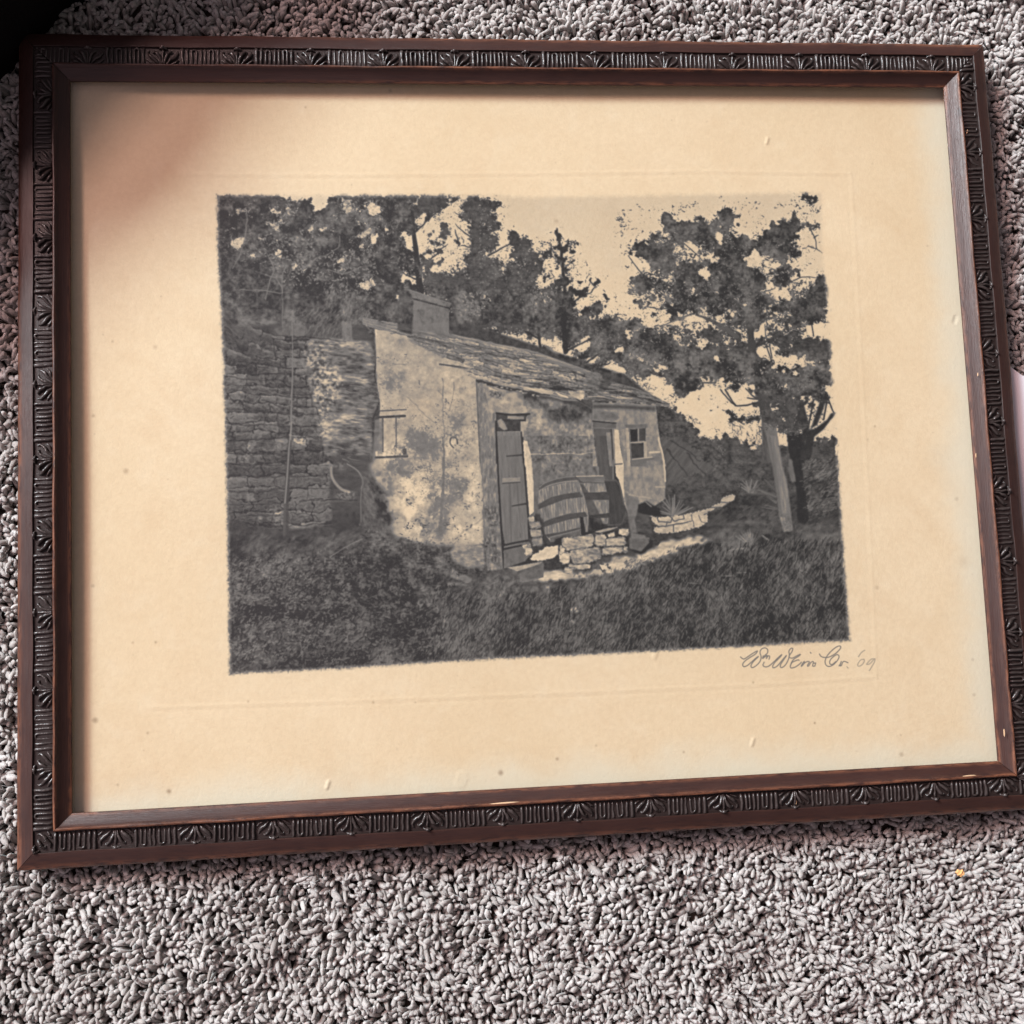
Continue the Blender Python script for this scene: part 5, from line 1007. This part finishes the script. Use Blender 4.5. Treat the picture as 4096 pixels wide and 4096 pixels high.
# specks, flecks and the pressed plate mark
spot = np.zeros((th, tw), np.float32); emb = np.full((th, tw), .5, np.float32)
def blob(A, u, v, r, val):
    x, y = on_sheet(u, v); R_ = int(r*3+2); x0_, y0_ = int(x)-R_, int(y)-R_
    if x0_ < 0 or y0_ < 0 or x0_+2*R_ >= tw or y0_+2*R_ >= th: return
    yy, xx = np.mgrid[y0_:y0_+2*R_, x0_:x0_+2*R_]; d = np.hypot(xx-x, yy-y)
    A[y0_:y0_+2*R_, x0_:x0_+2*R_] = np.maximum(A[y0_:y0_+2*R_, x0_:x0_+2*R_], val*np.clip(1.3-d/r, 0, 1))
for u, v, r, val in ((1221,431,3,.5),(502,1886,6,.6),(380,2882,6,.8),(449,1367,3,.5),(620,1390,5,.35),(372,1665,4,.6),(370,2345,4,.5),(530,2572,3,.5),(622,2570,3,.6),(590,2933,3,.6),(675,3166,5,.9),(992,2808,3,.5),(470,3140,3,.5),(2002,3092,6,.9),
                     (2228,3037,4,.7),(2735,3010,3,.6),(2384,2984,3,.4),(3604,3018,5,.6),(3258,2893,3,.8),(2225,887,5,.5),(3507,2353,5,.4),(3500,1706,3,.6),(3470,1760,3,.4),(3826,1997,5,.4),(2380,32,3,.3),(3710,985,3,.4),(1560,365,5,.5),(3012,2731,3,.6),(3855,2250,14,.16),(3890,2640,4,.4),(3895,2780,4,.4),(1492,2811,3,.5),(1660,2811,2,.6)):
    blob(spot, u, v, r, val)
for k in range(170):
    x_, y_ = rng.uniform(0, tw), rng.uniform(0, th); r_ = rng.choice([.8, 1, 1.3, 2.]); R_ = 8
    if R_ < x_ < tw-R_ and R_ < y_ < th-R_:
        yy, xx = np.mgrid[int(y_)-R_:int(y_)+R_, int(x_)-R_:int(x_)+R_]
        sl = (slice(int(y_)-R_, int(y_)+R_), slice(int(x_)-R_, int(x_)+R_))
        spot[sl] = np.maximum(spot[sl], rng.uniform(.1, .5)*np.clip(1.3-np.hypot(xx-x_, yy-y_)/r_, 0, 1))
def ridge_(A, pts, r, amp):
    B_ = np.ones_like(A); stamp(B_, pts, r, 0, 1); B_ = 1-B_; A += amp*B_
dlt = rng.normal(0, 1, 5)
for pl, am in ((((690,700),(1400,705),(2100,700),(2800,690),(3400,700)), .13), (((3400,700),(3440,1400),(3470,2000),(3500,2710)), .10), (((600,2835),(1500,2805),(2300,2775),(3000,2745),(3500,2712)), .13)):
    P_ = [on_sheet(*p_) for p_ in pl]; ridge_(emb, P_, 5, am); ridge_(emb, [(x-3, y-4) for x, y in P_], 4, -am*.8)
for u, v, r, am in ((3068,566,3,.5),(1845,3120,12,.16),(3820,1280,4,-.35),(2620,2620,5,.3),(1310,3140,3,.6),(3010,2970,3,.5)):
    x, y = on_sheet(u, v); ridge_(emb, [(x-2, y-6), (x+2, y+6)], r, am)
for _ in range(2): emb = box(box(emb, 2, 0), 2, 1)
img = bpy.data.images.new('print_tones', tw, th, alpha=False, float_buffer=True, is_data=True)
buf = np.ones((th, tw, 4), np.float32); buf[..., 0] = ink; buf[..., 1] = np.clip(spot, 0, 1); buf[..., 2] = np.clip(emb, 0, 1)
img.pixels.foreach_set(buf.ravel()); img.update(); img.pack()
M = N('aged_print_paper', .62, .25)
it = M.n('ShaderNodeTexImage'); it.image = img; it.interpolation = 'Cubic'; M.l(M.tc.outputs['UV'], it.inputs[0])
sep = M.n('ShaderNodeSeparateColor'); M.l(it.outputs[0], sep.inputs[0])
big = M.noise(7, 3, .5); mid = M.noise(30, 4, .6); fib = M.noise(1500, 2, .6)
pap = M.mix(M.ramp(big, .3, .7), (.81, .625, .42), (.87, .69, .485))
pap = M.mix(M.ramp(mid, .45, .75, 0, .35), pap, (.75, .55, .355))
pap = M.mix(M.ramp(M.noise(420, 4, .7), .3, .7, 0, .22), pap, (.62, .44, .27)); pap = M.mix(M.ramp(M.noise(90, 3, .6), .5, .8, 0, .22), pap, (.90, .76, .58))
pap = M.mix(M.ramp(M.noise(13, 4, .62, dist=.5), .56, .72, 0, .30), pap, (.66, .45, .27))
# the unfaded rim where the rebate kept the light off, wider to the right and below
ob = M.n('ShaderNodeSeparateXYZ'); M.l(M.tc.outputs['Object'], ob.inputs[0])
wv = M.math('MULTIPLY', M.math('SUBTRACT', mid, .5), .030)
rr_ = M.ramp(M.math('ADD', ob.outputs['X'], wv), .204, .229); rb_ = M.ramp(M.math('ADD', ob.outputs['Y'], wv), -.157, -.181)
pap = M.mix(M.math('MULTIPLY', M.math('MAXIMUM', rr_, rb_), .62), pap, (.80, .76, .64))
pap = M.mix(M.math('MULTIPLY', sep.outputs['Green'], .62), pap, (.16, .07, .03))
lo = M.mix(M.math('MULTIPLY', sep.outputs['Red'], 2.0), (.0115, .0108, .012), (.192, .178, .168))
hi = M.mix(M.math('SUBTRACT', M.math('MULTIPLY', sep.outputs['Red'], 2.0), 1.0), (.192, .178, .168), pap)
for mm in (lo, hi): mm.node.clamp_factor = True
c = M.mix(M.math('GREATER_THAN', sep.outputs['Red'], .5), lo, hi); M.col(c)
M.bump(M.math('ADD', M.math('MULTIPLY', M.noise(560, 4, .72), .34), M.math('MULTIPLY', sep.outputs['Blue'], 1.6)), .00042, 1.)
paper = M.m
gw, gh = 90, 72; V = []; F = []; UV = []
for j in range(gh+1):
    for i in range(gw+1):
        x = -SX+2*SX*i/gw; y = -SY+2*SY*j/gh
        z = ZP+.00030*math.sin(x*17+1)*math.sin(y*13+.4)+.00016*math.sin(x*31+y*22)-.0001*math.exp(-((x-.2)**2+(y+.02)**2)/.004)
        V.append((x, y, z)); UV.append((i/gw, j/gh))
for j in range(gh):
    for i in range(gw): a_ = j*(gw+1)+i; F.append((a_, a_+1, a_+gw+2, a_+gw+1))
me = mesh('print_sheet', V, F); uvl = me.uv_layers.new(name='UVMap')
for lp in me.loops: uvl.data[lp.index].uv = UV[lp.vertex_index]
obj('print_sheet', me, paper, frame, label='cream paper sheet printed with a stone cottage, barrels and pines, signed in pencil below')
def boxm(name, x0, x1, y0, y1, z0, z1):
    V = [(x, y, z) for z in (z0, z1) for y in (y0, y1) for x in (x0, x1)]
    return mesh(name, V, [(0, 2, 3, 1), (4, 5, 7, 6), (0, 1, 5, 4), (2, 6, 7, 3), (0, 4, 6, 2), (1, 3, 7, 5)], False)
M = N('backing_board', .9, .1); M.col(M.mix(M.noise(40, 3), (.22, .15, .09), (.32, .23, .15)))
obj('backing_board', boxm('backing_board', -SX, SX, -SY, SY, -.0110, -.0068), M.m, frame)
gm = bpy.data.materials.new('window_glass'); gm.use_nodes = True; t_ = gm.node_tree; t_.nodes.clear()
go = t_.nodes.new('ShaderNodeOutputMaterial'); gt = t_.nodes.new('ShaderNodeBsdfTransparent'); gg = t_.nodes.new('ShaderNodeBsdfGlossy'); gx_ = t_.nodes.new('ShaderNodeMixShader'); gf = t_.nodes.new('ShaderNodeMath')
gt.inputs[0].default_value = (.965, .975, .965, 1); gg.inputs['Roughness'].default_value = .02; gf.operation = 'MULTIPLY_ADD'
# reflectance of one face, the same seen from either side: .04 + .96 (1 - |cos|)^5
ge_ = t_.nodes.new('ShaderNodeNewGeometry'); dt_ = t_.nodes.new('ShaderNodeVectorMath'); dt_.operation = 'DOT_PRODUCT'
t_.links.new(ge_.outputs['Normal'], dt_.inputs[0]); t_.links.new(ge_.outputs['Incoming'], dt_.inputs[1])
ab_ = t_.nodes.new('ShaderNodeMath'); ab_.operation = 'ABSOLUTE'; t_.links.new(dt_.outputs['Value'], ab_.inputs[0])
su_ = t_.nodes.new('ShaderNodeMath'); su_.operation = 'SUBTRACT'; su_.inputs[0].default_value = 1; t_.links.new(ab_.outputs[0], su_.inputs[1])
pw_ = t_.nodes.new('ShaderNodeMath'); pw_.operation = 'POWER'; pw_.inputs[1].default_value = 5; t_.links.new(su_.outputs[0], pw_.inputs[0])
t_.links.new(pw_.outputs[0], gf.inputs[0]); gf.inputs[1].default_value = .96; gf.inputs[2].default_value = .04
t_.links.new(gf.outputs[0], gx_.inputs[0]); t_.links.new(gt.outputs[0], gx_.inputs[1]); t_.links.new(gg.outputs[0], gx_.inputs[2]); t_.links.new(gx_.outputs[0], go.inputs[0])
obj('glass_pane', boxm('glass_pane', -.2305, .2305, -.1821, .1821, -.0026, -.0009), gm, frame)
# ---------------------------------------------------------------- things around the frame
M = N('black_cloth_occluder', .95, .1); M.col(M.mix(M.noise(60, 3), (.003, .0025, .0025), (.007, .006, .006))); M.bump(M.noise(700, 3), .0006, .5); cloth = M.m
V = []; F = []; NL, NS = 90, 40
A0 = Vector((-.411, .102, .015)); A1 = Vector((-.171, .352, .015)); ax = (A1-A0); nrm = Vector((-ax.y, ax.x, 0)).normalized()  # length and height chosen so it throws shade over the frame corner
for i in range(NL+1):
    t = i/NL; c_ = A0+ax*t
    e_ = math.sqrt(max(0, 1-(abs(2*t-1))**8))
    for j in range(NS):
        a = 2*math.pi*j/NS
        fold = 1+.05*math.sin(t*38+2*math.sin(a*2))+.04*math.sin(t*17+a*3)+.03*math.sin(a*5+t*60)
        V.append(c_+nrm*math.cos(a)*.052*e_*fold+Vector((0, 0, math.sin(a)*.072*e_*fold)))
for i in range(NL):
    for j in range(NS): F.append((i*NS+j, i*NS+(j+1) % NS, (i+1)*NS+(j+1) % NS, (i+1)*NS+j))
F.append(tuple(range(NS))[::-1]); F.append(tuple(NL*NS+j for j in range(NS)))
o = obj('black_cloth_occluder', mesh('black_cloth_occluder', V, F), cloth, label='rumpled black cloth in deep shadow beyond the upper left corner of the frame, shaped to shade it', category='cloth')
# white card sticking out under the right-hand rail
M = N('white_card', .5, .4); M.col(M.mix(M.noise(20, 2), (.74, .70, .73), (.80, .76, .80))); cardm = M.m
P_ = [(.2503, .0290), (.2600, .0215), (.2950, .0180), (.3000, -.0760), (.2503, -.0800)]
V = [(x, y, -.0096) for x, y in P_]+[(x, y, -.0072) for x, y in P_]; k = len(P_)
me = mesh('white_card', V, [tuple(range(k))[::-1], tuple(range(k, 2*k))]+[(i, (i+1) % k, k+(i+1) % k, k+i) for i in range(k)], False)
o = obj('white_card', me, cardm, label='smooth white card poking out from under the right side of the frame', category='card')
bv = o.modifiers.new('soften', 'BEVEL'); bv.width = .0006; bv.segments = 3
# orange crumb on the carpet
bm = bmesh.new(); bmesh.ops.create_icosphere(bm, subdivisions=3, radius=.0016)
for v in bm.verts:
    f_ = 1+.28*math.sin(v.co.x*3900+1)*math.sin(v.co.y*3300)+.15*math.sin(v.co.z*5100+v.co.x*2600); v.co *= f_; v.co.x *= 1.25; v.co.z *= .7
me = bpy.data.meshes.new('crumb'); bm.to_mesh(me); bm.free()
M = N('crumb', .8, .2); M.col(M.mix(M.noise(900, 3), (.75, .36, .12), (.85, .52, .24)))
o = obj('crumb', me, M.m, label='tiny orange crumb lying on the carpet at the lower right', category='crumb'); o.location = (.2062, -.2327, ZC+.003)
